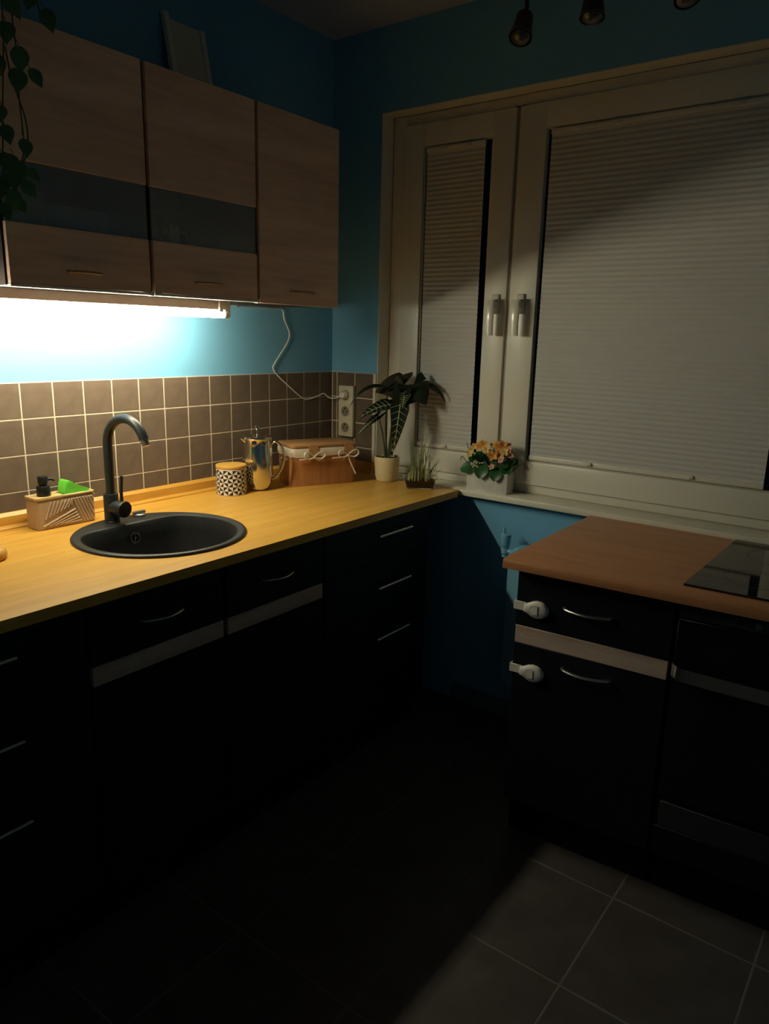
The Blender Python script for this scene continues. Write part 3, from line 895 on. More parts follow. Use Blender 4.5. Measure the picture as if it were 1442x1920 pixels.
def flower(c, r, col, face):
    bm = bm_new(); face = Vector(face).normalized()
    h = Vector((0, 0, 1)); u = face.cross(h).normalized(); v = u.cross(face)
    npet = 5
    for k in range(npet):
        a_ = 2*PI*k/npet+rnd.uniform(-.2, .2)
        dd = u*math.cos(a_)+v*math.sin(a_)
        leaf_bm(bm, c+dd*r*.05, c+dd*r+face*r*rnd.uniform(.15, .55), face, r*.42, oval, 5, .25, .12)
    add_lathe(bm, [(r*.12, 0), (r*.16, r*.15), (r*.06, r*.35)], c, 8, axis=face)
    obj('flower', bm, col, pt)
FL = [(-.040, .168, .021, 'petal_orange'), (-.022, .176, .019, 'petal_orange'), (-.008, .160, .017, 'petal_yellow'), (.010, .178, .016, 'petal_yellow'), (.034, .172, .022, 'petal_orange'),
      (.050, .182, .018, 'petal_orange'), (.020, .138, .022, 'petal_orange'), (.038, .145, .020, 'petal_orange'), (.062, .155, .018, 'petal_yellow'), (.075, .165, .015, 'petal_pink'),
      (-.078, .150, .015, 'petal_yellow'), (-.070, .135, .014, 'petal_yellow'), (.0, .145, .016, 'petal_yellow'), (.056, .130, .016, 'petal_pink'), (.082, .145, .013, 'petal_pink'), (.020, .098, .013, 'petal_pink'),
      (-.064, .165, .014, 'petal_yellow'), (.065, .178, .015, 'petal_orange')]
for i, (a_, z_, r, col) in enumerate(FL):
    w_ = -.038 if z_ < .14 else rnd.uniform(-.03, -.005)
    c = pp_(a_, w_, z_)
    flower(c, r, col, (-.9, -.15+rnd.uniform(-.3, .3), .35+rnd.uniform(-.2, .3)))
    bm = bm_new(); add_tube(bm, spline([pp_(a_*.5, 0, .068), pp_(a_*.8, w_*.2, z_*.75), c], 4), .0013, 5)
    obj('flower_stem', bm, 'leaf_green', pt)
for a0, z0, a1, z1 in ((-.05, .07, -.046, .118), (-.054, .075, -.056, .108), (-.044, .072, -.038, .112)):   # white berry twig
    bm = bm_new(); c0 = pp_(a0, -.030, z0); c1 = pp_(a1, -.040, z1)
    add_tube(bm, [c0, c0.lerp(c1, .5), c1], .0012, 5)
    for k in range(4):
        c = c0.lerp(c1, .5+.17*k)+Vector((-.003, rnd.uniform(-.006, .006), rnd.uniform(-.003, .003)))
        add_lathe(bm, [(.001, -.0035), (.0033, -.0018), (.0036, .001), (.001, .0035)], c, 8)
    obj('berry_twig', bm, 'berry_white', pt)
for q in ([(-.06, 0, .068), (-.082, -.01, .12), (-.098, -.012, .178)], [(-.055, 0, .068), (-.085, -.02, .10), (-.108, -.028, .125), (-.112, -.03, .11)], [(.07, 0, .068), (.105, 0, .105), (.128, .004, .120)]):
    bm = bm_new(); add_tube(bm, spline([pp_(*p) for p in q], 5), .0016, 6)
    obj('twig', bm, 'stem_dark', pt)

# ------------------------------------------------------------------ socket strip on the window wall
py0, py1, pz0, pz1 = -.137, -.058, 1.003, 1.216
so = thing('socket_strip', 'vertical cream triple power socket on the tiled corner', 'socket', (-.0066, (py0+py1)/2, pz0))
boxobj('plate', (-.026, -.0066, py0, py1, pz0, pz1), 'socket_plastic', so, .004, 2)
for zc_ in (1.177, 1.109, 1.041):
    yc_ = (py0+py1)/2
    bm = bm_new()
    add_lathe(bm, [(.027, 0), (.027, .0012), (.0255, .002), (.0215, .002), (.021, -.001)], (-.026, yc_, zc_), 32, axis=(-1, 0, 0), capt=False, capb=False)
    sck = obj('socket', bm, 'socket_plastic', so)
    bm = bm_new(); add_lathe(bm, [(.0213, .0001), (.0213, .0006)], (-.026, yc_, zc_), 28, axis=(-1, 0, 0))
    obj('well', bm, 'socket_well', sck)
    bm = bm_new()
    for dy in (-.0095, .0095): add_lathe(bm, [(.0028, 0), (.0028, .0012)], (-.0264, yc_+dy, zc_), 12, axis=(-1, 0, 0))
    add_lathe(bm, [(.0022, 0), (.0022, .008)], (-.0262, yc_, zc_+.013), 10, axis=(-1, 0, 0))
    obj('contacts', bm, 'matte_black', sck)

# ------------------------------------------------------------------ lamp and its cable
LY, LZ, LX0, LX1 = -.208, 1.4785, -1.62, -.757
CBZ = 1.517
lm = thing('tube_lamp', 'glowing white tube lamp fixed under the oak wall cabinets', 'lamp', ((LX0+LX1)/2, LY, CBZ))
bm = bm_new()
add_box(bm, LX0-.01, LX1+.004, LY-.013, LY+.013, LZ+.012, CBZ+.002, bevel=.002)
obj('housing', bm, 'plastic_white', lm)
bm = bm_new(); add_lathe(bm, [(.0118, 0), (.0118, LX1-LX0-.018)], (LX0, LY, LZ), 24, axis=(1, 0, 0))
obj('tube', bm, 'tube_light', lm)
for x0, x1 in ((LX1-.018, LX1+.004), (LX0-.012, LX0)):
    bm = bm_new()
    add_lathe(bm, [(.0122, 0), (.0128, .001), (.0128, x1-x0-.003), (.0115, x1-x0)], (x0, LY, LZ), 24, axis=(1, 0, 0))
    obj('end_cap', bm, 'plastic_white', lm)
boxobj('bracket', (-.805, -.787, LY-.018, LY+.018, LZ+.006, CBZ+.002), 'pvc_white', lm, .002)
bm = bm_new()
pth = spline([(LX1, LY+.005, LZ+.026), (-.69, -.16, 1.513), (-.64, -.13, 1.506), (-.60, -.09, 1.512), (-.50, -.05, 1.512), (-.36, -.02, 1.513), (-.309, -.012, 1.511), (-.296, -.010, 1.475), (-.268, -.009, 1.425), (-.282, -.009, 1.385), (-.345, -.009, 1.315), (-.358, -.009, 1.288), (-.325, -.009, 1.255), (-.24, -.011, 1.195), (-.196, -.011, 1.168), (-.165, -.011, 1.160), (-.10, -.011, 1.172), (-.068, -.014, 1.180), (-.045, -.020, 1.163), (-.034, -.040, 1.160), (-.042, -.062, 1.164), (-.048, -.080, 1.170)], 8)
add_tube(bm, pth, .0026, 10)
cb = obj('power_cord', bm, 'cable_white')
tag(cb, 'thin white power cord running down the blue wall to the socket', 'cord')
bm = bm_new()
add_lathe(bm, [(.0185, 0), (.0185, .010), (.012, .022), (.007, .024)], (-.0285, -.0975, 1.177), 24, axis=(-1, 0, 0))
add_tube(bm, [(-.048, -.094, 1.175), (-.048, -.080, 1.170)], .0036, 10)
obj('plug', bm, 'plastic_white', cb)

# ================================================================== WALL CABINETS
CZ0, CZ1 = 1.517, 2.094
DY = -.333           # door front
def handle_flat(bm, x0, x1, z, y, out=.014):
    """small flattened bow handle on a wall cabinet"""
    add_tube(bm, spline([(x0, y, z), (x0+.008, y-out*.8, z), ((x0+x1)/2, y-out, z+.001), (x1-.008, y-out*.8, z), (x1, y, z)], 5), .0045, 10, flat=(1, .8))
def carcass(t, x0, x1, open_front):
    bm = bm_new(); th = .016
    y0, y1 = DY+.018, -.0005
    add_box(bm, x0, x0+th, y0, y1, CZ0+.002, CZ1); add_box(bm, x1-th, x1, y0, y1, CZ0+.002, CZ1)
    add_box(bm, x0+th, x1-th, y0, y1, CZ0+.002, CZ0+.018); add_box(bm, x0+th, x1-th, y0, y1, CZ1-th, CZ1)
    add_box(bm, x0+th, x1-th, -.006, y1, CZ0+.018, CZ1-th)
    obj('body', bm, 'carcass', t)
def cab_glass(name_lbl, x0, x1, hx0, hx1):
    t = thing('wall_cabinet', name_lbl, 'cabinet', ((x0+x1)/2, -.16, CZ0), 'oak wall cabinets over the worktop')
    carcass(t, x0, x1, True)
    zs, zg0, zg1 = .001, 1.660, 1.796
    u = boxobj('upper_panel', (x0+.004, x1-.004, DY, DY+.016, zg1, CZ1), 'oak_front', t, .0012)
    lw = boxobj('lower_panel', (x0+.004, x1-.004, DY, DY+.016, CZ0+.006, zg0), 'oak_front', t, .0012)
    boxobj('glass_pane', (x0+.005, x1-.005, DY+.004, DY+.009, zg0, zg1), 'door_glass', t)
    boxobj('edge_strip', (x0+.003, x1-.001, DY-.001, DY+.017, CZ0-.001, CZ0+.006), 'edge_white', t, .001)
    bm = bm_new(); add_box(bm, x0+.016, x1-.016, DY+.03, -.006, 1.640, 1.656)
    obj('shelf', bm, 'carcass_inside', t)
    boxobj('back_panel', (x0+.016, x1-.016, -.010, -.0062, 1.656, CZ1-.016), 'carcass_inside', t)
    bm = bm_new(); add_box(bm, x1-.008, x1+.004, DY-.003, DY+.012, CZ0-.003, CZ0+.010, bevel=.002)
    obj('hinge_stop', bm, 'edge_white', t)
    bm = bm_new(); handle_flat(bm, hx0, hx1, 1.559, DY)
    obj('handle', bm, 'satin_handle', lw)
    return t
cab_glass('oak wall cabinet with glass band, leftmost, behind the trailing plant', -1.522, -1.130, -1.375, -1.285)
cab_glass('oak wall cabinet with glass band, in the middle of the row', -1.126, -.737, -.983, -.888)
t = thing('wall_cabinet', 'narrow all-oak wall cabinet without glass, nearest the window', 'cabinet', (-.545, -.16, CZ0), 'oak wall cabinets over the worktop')
carcass(t, -.735, -.352, False)
dr = boxobj('door', (-.729, -.354, DY, DY+.016, CZ0-.002, CZ1), 'oak_front', t, .0012)
bm = bm_new(); handle_flat(bm, -.592, -.487, 1.556, DY); obj('handle', bm, 'satin_handle', dr)

# crockery behind the glass band
ZS = 1.656
bm = bm_new()
R = lathe_poly([(rrect(-1.450, -.243, .050, .06, .01), ZS), (rrect(-1.450, -.243, .054, .064, .012), ZS+.088), (rrect(-1.450, -.243, .051, .061, .011), ZS+.088), (rrect(-1.450, -.243, .046, .056, .01), ZS+.006)])
bm.faces.new(R[0][::-1]); bm.faces.new(R[-1])
tag(obj('canister', bm, 'crockery_grey'), 'greyish tall container behind the left cabinet glass', 'container')
bm = bm_new()
R = lathe_poly([(rrect(-1.308, -.232, .078, .07, .01), ZS), (rrect(-1.308, -.232, .084, .076, .012), ZS+.060), (rrect(-1.308, -.232, .080, .072, .011), ZS+.060), (rrect(-1.308, -.232, .074, .066, .01), ZS+.006)])
bm.faces.new(R[0][::-1]); bm.faces.new(R[-1])
tag(obj('baking_dish', bm, 'crockery'), 'pale deep dish behind the left cabinet glass', 'dish')
def cup(lbl, x, y, r, h, mat, name):
    bm = bm_new(); c = (x, y, ZS)
    add_lathe(bm, [(r*.8, 0), (r*.84, .002), (r, h*.6), (r*.98, h), (r*.92, h), (r*.92, h*.6), (r*.76, .006)], c, 28)
    add_tube(bm, spline([(x+r*.9, y-.005, ZS+h*.8), (x+r+.016, y-.012, ZS+h*.72), (x+r+.016, y-.012, ZS+h*.4), (x+r*.9, y-.005, ZS+h*.28)], 5), .0035, 8)
    tag(obj(name, bm, mat), lbl, 'cup')
cup('dark cup behind the glass where the two glazed cabinets meet', -1.178, -.27, .026, .07, 'crockery_dark', 'cup')
cup('dark cup behind the middle cabinet glass, at its left end', -1.078, -.27, .030, .078, 'crockery_dark', 'cup')
cup('pale cup behind the middle cabinet glass', -1.012, -.272, .024, .055, 'crockery', 'cup')

# picture leaning on the wall on top of the cabinets
bm = bm_new()
px0, px1 = -.815, -.660
t = thing('framed_board', 'pale framed board leaning on the wall above the cabinets', 'picture', ((px0+px1)/2, -.06, CZ1))
tl = lambda v: Vector((v.x, v.y-.055*(1-(v.z-CZ1)/.27)+.0, v.z))
boxobj('panel', (px0+.012, px1-.012, -.016, -.006, CZ1+.006, CZ1+.262), 'frame_paper', t, 0, 1, tl)
bm = bm_new()
for d_ in ((px0, px0+.018, CZ1, CZ1+.278), (px1-.018, px1, CZ1, CZ1+.262)):
    add_box(bm, d_[0], d_[1], -.024, -.004, d_[2], d_[3], bevel=.002, fn=tl)
add_box(bm, px0+.016, px1-.016, -.024, -.004, CZ1, CZ1+.012, fn=tl)
obj('rim', bm, 'frame_rim', t)

# ================================================================== BASE CABINETS (left run)
BY = -.665
BZ0, BZ1 = .10, .833
def bow_handle(bm, x0, x1, z, y, out=.026, r=.0048):
    add_tube(bm, spline([(x0, y, z), (x0+.012, y-out*.55, z), ((x0+x1)/2, y-out, z-.001), (x1-.012, y-out*.55, z), (x1, y, z)], 6), r, 10, flat=(1.2, .8))
def bar_handle(bm, x0, x1, z, y):
    add_tube(bm, [(x0, y-.028, z), (x1, y-.028, z)], .0050, 12)
    for x in (x0+.03, x1-.03): add_tube(bm, [(x, y, z), (x, y-.028, z)], .0040, 8)
def base_body(t, x0, x1, bowl=False):
    bm = bm_new()
    zt = .66 if bowl else BZ1
    add_box(bm, x0, x0+.016, BY+.018, -.03, BZ0, zt); add_box(bm, x1-.016, x1, BY+.018, -.03, BZ0, zt)
    add_box(bm, x0+.016, x1-.016, BY+.018, -.03, BZ0, BZ0+.016); add_box(bm, x0+.016, x1-.016, -.046, -.03, BZ0+.016, BZ1)
    add_box(bm, x0+.016, x1-.016, BY+.018, BY+.034, BZ1-.03, BZ1)
    obj('body', bm, 'carcass', t)
    boxobj('plinth', (x0, x1, BY+.05, BY+.066, FZ, BZ0), 'black_plinth', t)
def door_cabinet(lbl, x0, x1, hx0, hx1):
    t = thing('base_cabinet', lbl, 'cabinet', ((x0+x1)/2, -.35, FZ), 'black base cabinets with oak strips under the sink worktop')
    base_body(t, x0, x1, True)
    dw = boxobj('drawer_front', (x0+.002, x1-.002, BY, BY+.018, .679, BZ1-.005), 'black_front', t, .001)
    bm = bm_new(); bow_handle(bm, hx0, hx1, .753, BY); obj('handle', bm, 'brushed_steel', dw)
    boxobj('oak_strip', (x0+.004, x1-.004, BY-.0005, BY+.0175, .631, .678), 'oak_strip', t, .001)
    boxobj('door', (x0+.002, x1-.002, BY, BY+.018, BZ0+.003, .630), 'black_front', t, .001)
    return t
door_cabinet('black base cabinet under the sink, with curved handle and oak strip', -1.586, -1.195, -1.450, -1.332)
door_cabinet('black base cabinet right of the sink unit, with curved handle and oak strip', -1.187, -.800, -1.055, -.940)
def drawer_unit(lbl, x0, x1, hx0, hx1, zs):
    t = thing('drawer_unit', lbl, 'cabinet', ((x0+x1)/2, -.35, FZ), 'black drawer units with straight bar handles')
    base_body(t, x0, x1)
    cuts = [BZ1-.005, .678, .495, .310, BZ0+.003]
    for k in range(4):
        d_ = boxobj('drawer', (x0+.002, x1-.002, BY, BY+.018, cuts[k+1]+.0015, cuts[k]-.0015), 'black_front', t, .001)
        if k < 3:
            bm = bm_new(); bar_handle(bm, hx0, hx1, zs[k], BY+.001); obj('handle', bm, 'brushed_steel', d_)
drawer_unit('black drawer unit with three bar handles nearest the window wall', -.796, -.222, -.553, -.366, (.778, .596, .412))
drawer_unit('black drawer unit with bar handles cut by the left picture edge', -2.16, -1.592, -1.945, -1.760, (.775, .588, .399))

# ================================================================== RIGHT RUN (slightly askew)
O = Vector((-.648, -1.226)); U = Vector((.0645, -.998)); V = Vector((1.0, .018))
def G(v):
    p = O+U*v.x+V*v.y; return Vector((p.x, p.y, v.z))     # local: x along the front, y into the depth
RT = .845
bm = bm_new()
nose = []
for k in range(5):   # rounded front edge
    a_ = PI/2*k/4
    nose.append((-.682+.010*(1-math.sin(a_)) , RT-.010*(1-math.cos(a_))))
t = thing('worktop', 'short brown wood worktop with the black hob under the window', 'worktop', (-.33, -1.6, RT))
lf, lr = (-.690, -1.2165), (-.0005, -1.205)
rf, rr = (-.690+.0645*1.32, -1.2165-.998*1.32), (-.0005, -1.2165-.998*1.32)
def lerp2(a_, b2, f): return (a_[0]+(b2[0]-a_[0])*f, a_[1]+(b2[1]-a_[1])*f)
rowsA, rowsB = [], []
zprof = [(0.0, -.027), (-.0, -.022), (0.0, -.009), (.0025, -.003), (.009, 0.0)]
L_, R_ = [], []
for dx, dz in zprof:
    L_.append(bm.verts.new((lf[0]+dx, lf[1], RT+dz))); R_.append(bm.verts.new((rf[0]+dx, rf[1], RT+dz)))
L_.append(bm.verts.new((lr[0], lr[1], RT))); R_.append(bm.verts.new((rr[0], rr[1], RT)))
L_.append(bm.verts.new((lr[0], lr[1], RT-.027))); R_.append(bm.verts.new((rr[0], rr[1], RT-.027)))
n_ = len(L_)
for i in range(n_):
    bm.faces.new((L_[i], L_[(i+1) % n_], R_[(i+1) % n_], R_[i]))
bm.faces.new(L_); bm.faces.new(R_[::-1])
obj('board', bm, 'brown_top', t, ang=60)

def gbox(name, u0, u1, w0, w1, z0, z1, mat, parent, bevel=.001):
    return boxobj(name, (u0, u1, w0, w1, z0, z1), mat, parent, bevel, 1, G)
RB1 = RT-.028
t = thing('base_cabinet', 'black base cabinet under the brown worktop, with two child locks', 'cabinet', (*G(Vector((.22, .28, 0))).xy, FZ))
bm = bm_new()
u0, u1 = .018, .434
for b4 in ((u0, u0+.016, .018, .480), (u1-.016, u1, .018, .480), (u0+.016, u1-.016, .464, .480)):
    add_box(bm, b4[0], b4[1], b4[2], b4[3], .10, RB1, fn=G)
add_box(bm, u0+.016, u1-.016, .018, .464, .10, .116, fn=G)
add_box(bm, u0+.016, u1-.016, .018, .05, RB1-.02, RB1, fn=G)
obj('body', bm, 'carcass', t)
gbox('plinth', u0, u1, .05, .066, FZ, .10, 'black_plinth', t)
d1 = gbox('drawer_front', u0+.001, u1-.001, 0, .018, .649, RB1-.004, 'black_front', t)
gbox('oak_strip', u0+.003, u1-.003, -.0005, .0175, .597, .648, 'oak_strip', t)
d2 = gbox('door', u0+.001, u1-.001, 0, .018, .103, .596, 'black_front', t)
def gbow(u0_, u1_, z, parent):
    bm = bm_new()
    add_tube(bm, [G(p) for p in spline([(u0_, 0, z), (u0_+.012, -.014, z), ((u0_+u1_)/2, -.026, z-.001), (u1_-.012, -.014, z), (u1_, 0, z)], 6)], .0050, 10, flat=(1.2, .8))
    obj('handle', bm, 'brushed_steel', parent)
gbow(.156, .284, .728, d1); gbow(.164, .292, .555, d2)

def child_lock(lbl, z, du):
    t = thing('child_lock', lbl, 'child lock', (*G(Vector((.05, 0, 0))).xy, z), 'white child locks on the black cabinet')
    bm = bm_new()      # strap wrapping the cabinet side
    add_box(bm, .013+du, .050+du, -.0048, -.0008, z-.0125, z+.0125, bevel=.001, fn=G)
    add_box(bm, .0125+du, .0165+du, -.0048, .03, z-.0125, z+.0125, bevel=.0008, fn=G)
    obj('strap', bm, 'lock_white', t)
    bm = bm_new()      # egg-shaped body
    N_ = 30; zc_ = z-.001; uc = .080+du
    half = [(-.034, .0122), (-.029, .0126), (-.022, .0158), (-.012, .0212), (0, .0244), (.012, .0238), (.022, .0198), (.030, .0125), (.0342, .0045)]
    out2 = half+[(a_, -b2) for a_, b2 in half[::-1]]
    N_ = len(out2)
    def egg(s, w_):
        return [bm.verts.new(G(Vector((uc+a_*(s if a_ > -.03 else .5+.5*s), w_, zc_+b2*s)))) for a_, b2 in out2]
    rs = [egg(1.0, -.0012), egg(1.0, -.008), egg(.95, -.012), egg(.82, -.0145), egg(.45, -.016)]
    for i in range(len(rs)-1):
        for k in range(N_): bm.faces.new((rs[i][k], rs[i][(k+1) % N_], rs[i+1][(k+1) % N_], rs[i+1][k]))
    bm.faces.new(rs[-1]); bm.faces.new(rs[0][::-1])
    obj('body', bm, 'lock_white', t)
    bm = bm_new()      # dark groove round the button
    add_prism(bm, [(uc-.002+.0135*math.cos(PI/2+PI*i/14), zc_+.0135*math.sin(PI/2+PI*i/14)) for i in range(15)]+[(uc+.0095, zc_-.0130), (uc+.0095, zc_+.0130)], -.0168, -.0120, axis='y', fn=G)
    obj('groove', bm, 'lock_groove', t)
    bm = bm_new()      # D-shaped press button
    ring_ = [(uc-.002+.0115*math.cos(a_), zc_+.0115*math.sin(a_)) for a_ in [PI/2+PI*i/14 for i in range(15)]]+[(uc+.008, zc_-.0115), (uc+.008, zc_+.0115)]
    A = [bm.verts.new(G(Vector((x, -.0150, z_)))) for x, z_ in ring_]; B = [bm.verts.new(G(Vector((x, -.0182, z_)))) for x, z_ in ring_]
    for i in range(len(A)): bm.faces.new((A[i], A[(i+1) % len(A)], B[(i+1) % len(A)], B[i]))
    bm.faces.new(B); bm.faces.new(A[::-1])
    obj('button', bm, 'plastic_white', t)
    gbox('slot', .0500+du, .0525+du, -.0108, -.004, z-.0128, z+.0116, 'matte_black', t, .0004)
child_lock('white child lock on the drawer, upper of the pair', .707, 0)
child_lock('white child lock on the door, lower of the pair', .519, 0)

# oven
t = thing('oven', 'black built-in oven with flat steel handle beside the black cabinet', 'oven', (*G(Vector((.74, .28, 0))).xy, .27))
u0, u1 = .442, 1.04
gbox('body', u0, u1, .018, .44, .275, RB1-.002, 'oven_black', t)
gbox('control_panel', u0+.002, u1-.002, -.002, .018, .772, RB1-.006, 'grey_panel', t)
dr = gbox('door', u0+.002, u1-.002, -.006, .018, .28, .769, 'oven_black', t, .002)
bm = bm_new()          # flat bow handle: a wide steel band standing off the door
cent = [G(Vector(p)) for p in spline([(u0+.001, -.004, 0), (u0+.006, -.020, 0), (u0+.022, -.036, 0), (u0+.050, -.044, 0), (u0+.30, -.050, 0), (u1-.036, -.044, 0), (u1-.012, -.024, 0), (u1-.004, -.006, 0)], 6)]
for k_, z_ in ((0, .6225), (1, .656)): pass
Ao, Bo = [], []
for i, p in enumerate(cent):
    tn = (cent[min(i+1, len(cent)-1)]-cent[max(i-1, 0)]).normalized(); nn = Vector((-tn.y, tn.x, 0))
    Ao.append([bm.verts.new(Vector((p.x, p.y, z_))+nn*o_) for z_, o_ in ((.6225, .002), (.656, .002), (.656, -.002), (.6225, -.002))])
for i in range(len(Ao)-1):
    for k in range(4): bm.faces.new((Ao[i][k], Ao[i][(k+1) % 4], Ao[i+1][(k+1) % 4], Ao[i+1][k]))
bm.faces.new(Ao[0]); bm.faces.new(Ao[-1][::-1])
obj('handle', bm, 'oven_steel', dr)
for uk in (.62, .74, .86):
    bm = bm_new(); c = G(Vector((uk, -.002, .790))); add_lathe(bm, [(.008, 0), (.008, .008), (.006, .010)], c, 20, axis=(-.998, -.0645, 0))
    obj('knob', bm, 'dark_steel', t)
t = thing('base_cabinet', 'black drawer base beneath the oven with a grey strip', 'cabinet', (*G(Vector((.74, .28, 0))).xy, FZ))
gbox('body', u0, u1, .018, .44, .10, .270, 'carcass', t)
gbox('strip', u0+.010, u1-.003, -.0005, .018, .190, .262, 'grey_panel', t)
gbox('drawer_front', u0+.002, u1-.002, 0, .018, .103, .188, 'black_front', t)
gbox('plinth', u0, u1, .05, .066, FZ, .10, 'black_plinth', t)

# hob
hz = RT
t = thing('hob', 'black glass induction hob set in the brown worktop', 'hob', (-.33, -1.92, hz))
bm = bm_new()
add_prism(bm, [(-.600, -1.664), (-.060, -1.668), (-.060, -2.24), (-.572, -2.24)], hz, hz+.006)
bmesh.ops.bevel(bm, geom=list(bm.edges), offset=.0015, segments=1, affect='EDGES')
obj('glass_plate', bm, 'hob_glass', t)
for hx, hy, r in ((-.20, -1.82, .09), (-.45, -1.80, .075), (-.20, -2.08, .075), (-.43, -2.08, .105)):
    bm = bm_new(); add_lathe(bm, [(r-.0015, 0), (r-.0015, .0003), (r, .0003), (r, 0)], (hx, hy, hz+.006), 48, capb=False, capt=False)
    obj('zone_ring', bm, 'grey_panel', t)

# ------------------------------------------------------------------ radiator under the window
ra = thing('radiator', 'blue painted panel radiator low on the wall between the worktops', 'radiator', (-.07, -1.35, .15))
bm = bm_new()
poly = rrect(-1.40, .425, .46, .272, .035, 0, 6)
add_prism(bm, poly, -.108, -.045, axis='x')
bmesh.ops.bevel(bm, geom=[e_ for e_ in bm.edges if abs(e_.verts[0].co.x-e_.verts[1].co.x) < 1e-6], offset=.008, segments=3, affect='EDGES')
obj('panel', bm, 'radiator_paint', ra)
for k in range(11):
    y = -1.04-k*.07
    boxobj('fin', (-.115, -.107, y-.022, y+.022, .19, .66), 'radiator_paint', ra, .004, 2)
for y in (-1.05, -1.75): boxobj('bracket', (-.046, -.001, y-.02, y+.02, .28, .32), 'radiator_paint', ra, .002)
bm = bm_new()
vy = -.908
add_tube(bm, [(-.075, vy, .645), (-.075, vy, .665)], .011, 14)
add_lathe(bm, [(.010, .655), (.0145, .66), (.0145, .675), (.012, .678), (.015, .682), (.0175, .70), (.0195, .725), (.019, .73), (.012, .732)], (-.075, vy, 0), 24)
add_lathe(bm, [(.0045, .73), (.0045, .752), (.003, .754)], (-.075, vy+.008, 0), 12)
add_tube(bm, [(-.075, vy-.005, .668), (-.075, -.945, .668)], .009, 14)
obj('valve', bm, 'radiator_paint', ra)

# ================================================================== CEILING SPOTS
cs = thing('ceiling_spotlights', 'unlit dark spotlight bar with chrome bulbs, hanging from the ceiling', 'lamp', (-.46, -1.26, CZ))
boxobj('bar', (-.472, -.448, -1.62, -.92, 2.335, 2.352), 'dark_steel', cs, .003, 2)
for y in (-1.12, -1.42):
    bm = bm_new(); add_tube(bm, [(-.46, y, 2.34), (-.46, y, CZ)], .006, 12); obj('rod', bm, 'dark_steel', cs)
bm = bm_new(); add_lathe(bm, [(.05, CZ-.025), (.052, CZ-.02), (.052, CZ)], (-.46, -1.27, 0), 28); obj('canopy', bm, 'dark_steel', cs)
for hx, hy, hz_, ax in ((-.452, -1.048, 2.205, (-.45, -.1, -.9)), (-.46, -1.25, 2.208, (-.2, -.1, -1)), (-.44, -1.475, 2.208, (-.3, -.3, -.9))):
    axv = Vector(ax).normalized(); c = Vector((hx, hy, hz_))
    bm = bm_new()
    add_lathe(bm, [(.012, -.075), (.022, -.07), (.026, -.03), (.032, .0), (.030, .0), (.024, -.025)], c, 28, axis=axv, capt=False)
    h = obj('head', bm, 'matte_black', cs)
    bm = bm_new(); add_lathe(bm, [(.012, -.028), (.024, -.012), (.026, .0), (.018, .008), (.006, .011)], c, 24, axis=axv)
    obj('bulb', bm, 'bulb_grey', h)
    bm = bm_new(); add_tube(bm, spline([c-axv*.072, c-axv*.10+Vector((0, 0, .01)), (-.46, hy, 2.337)], 5), .006, 10)
    obj('arm', bm, 'matte_black', cs)

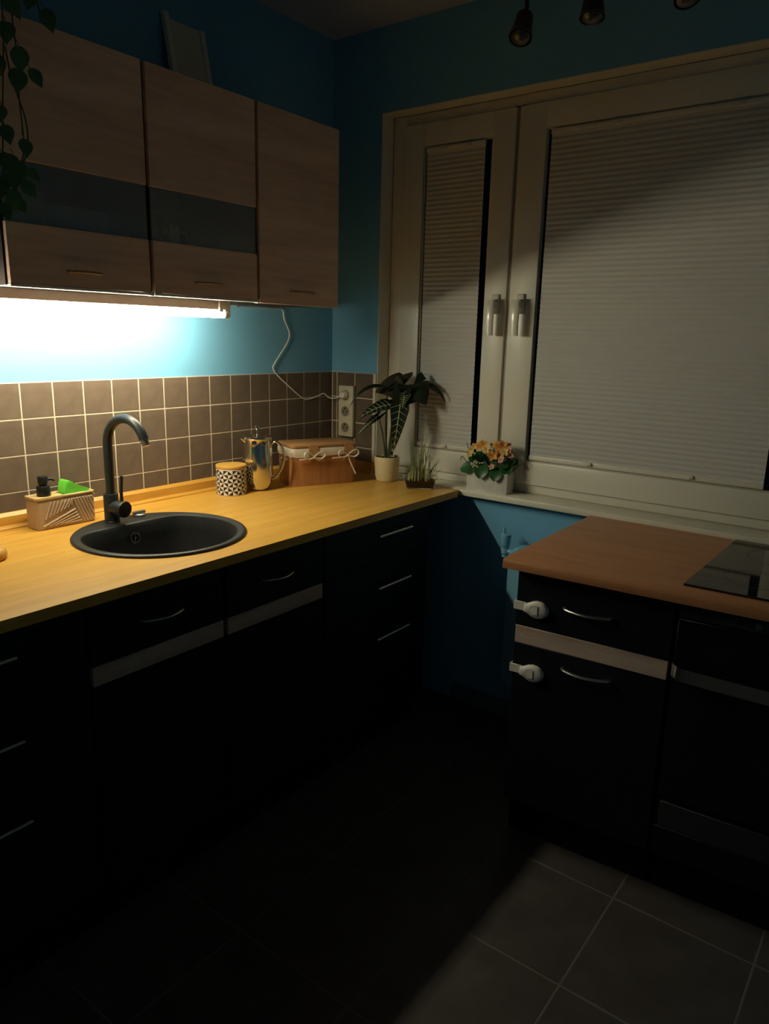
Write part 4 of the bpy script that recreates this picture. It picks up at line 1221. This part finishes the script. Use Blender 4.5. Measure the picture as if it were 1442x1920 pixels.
# ================================================================== HANGING POTHOS (top left)
pc = Vector((-1.600, -.43, 2.15))
po = thing('hanging_plant', 'trailing heart-leaved green plant hanging at the upper left', 'plant', (pc.x, pc.y, CZ))
bm = bm_new()
add_lathe(bm, [(.05, 0), (.055, .003), (.07, .10), (.074, .104), (.068, .104), (.064, .09), (.01, .088)], pc, 32)
obj('pot', bm, 'pot_grey', po)
bm = bm_new()
for k in range(3):
    a_ = 2*PI*k/3+.4
    add_tube(bm, [pc+Vector((.071*math.cos(a_), .071*math.sin(a_), .10)), pc+Vector((0, 0, .30))], .0015, 6)
add_tube(bm, [pc+Vector((0, 0, .30)), Vector((pc.x, pc.y, CZ))], .002, 6)
obj('hanger', bm, 'rope', po)
VINES = [[(-1.56, -.44, 2.245), (-1.50, -.44, 2.20), (-1.462, -.43, 2.12), (-1.451, -.43, 2.06)],
         [(-1.56, -.45, 2.245), (-1.525, -.45, 2.16), (-1.520, -.44, 2.05), (-1.510, -.43, 1.974), (-1.514, -.43, 1.90), (-1.512, -.43, 1.84), (-1.514, -.43, 1.79), (-1.536, -.43, 1.735), (-1.545, -.43, 1.70)],
         [(-1.60, -.49, 2.24), (-1.56, -.47, 2.16), (-1.545, -.45, 2.03), (-1.553, -.44, 1.90), (-1.558, -.43, 1.80), (-1.566, -.43, 1.70)],
         [(-1.535, -.43, 1.99), (-1.525, -.428, 1.93), (-1.503, -.428, 1.86), (-1.505, -.43, 1.80), (-1.530, -.43, 1.74), (-1.540, -.428, 1.69)]]
for v in VINES:
    bm = bm_new(); add_tube(bm, spline(v, 6), .0017, 6); obj('vine', bm, 'stem_dark', po)
PL = [(-1.451, 2.062, .046, 20), (-1.468, 2.085, .042, -30), (-1.529, 2.015, .050, -10), (-1.530, 2.060, .046, 30), (-1.545, 2.10, .045, -40), (-1.505, 2.10, .04, 40),
      (-1.512, 1.972, .050, 5), (-1.514, 1.930, .052, -8), (-1.500, 1.935, .040, 35), (-1.556, 1.852, .044, -20), (-1.562, 1.815, .040, 10), (-1.513, 1.800, .040, 0),
      (-1.563, 1.762, .044, 15), (-1.545, 1.760, .042, -35), (-1.536, 1.748, .046, 20), (-1.525, 1.735, .036, 60), (-1.548, 1.725, .046, -15), (-1.528, 1.712, .040, 35), (-1.562, 1.712, .046, -30), (-1.553, 1.690, .044, 5), (-1.575, 1.70, .040, -20), (-1.57, 1.665, .04, 10), (-1.545, 1.678, .034, 30),
      (-1.562, 1.905, .040, -15), (-1.56, 1.95, .042, 20)]
rnd = random.Random(9)
for x, z, L, dg in PL:
    a_ = math.radians(dg); y = -.44+rnd.uniform(-.02, .012)
    dd = Vector((math.sin(a_), rnd.uniform(-.25, .25), -math.cos(a_))).normalized()
    base = Vector((x, y, z+L*.45))
    bm = bm_new()
    leaf_bm(bm, base, base+dd*L, Vector((-.45+rnd.uniform(-.3, .3), -.8, .35)), L*.40, heart, 7, .15, .08)
    add_tube(bm, [base+Vector((-.004, .003, .012)), base+Vector((-.001, 0, .005)), base+dd*.002], .0009, 5)
    obj('leaf', bm, 'leaf_pothos', po)
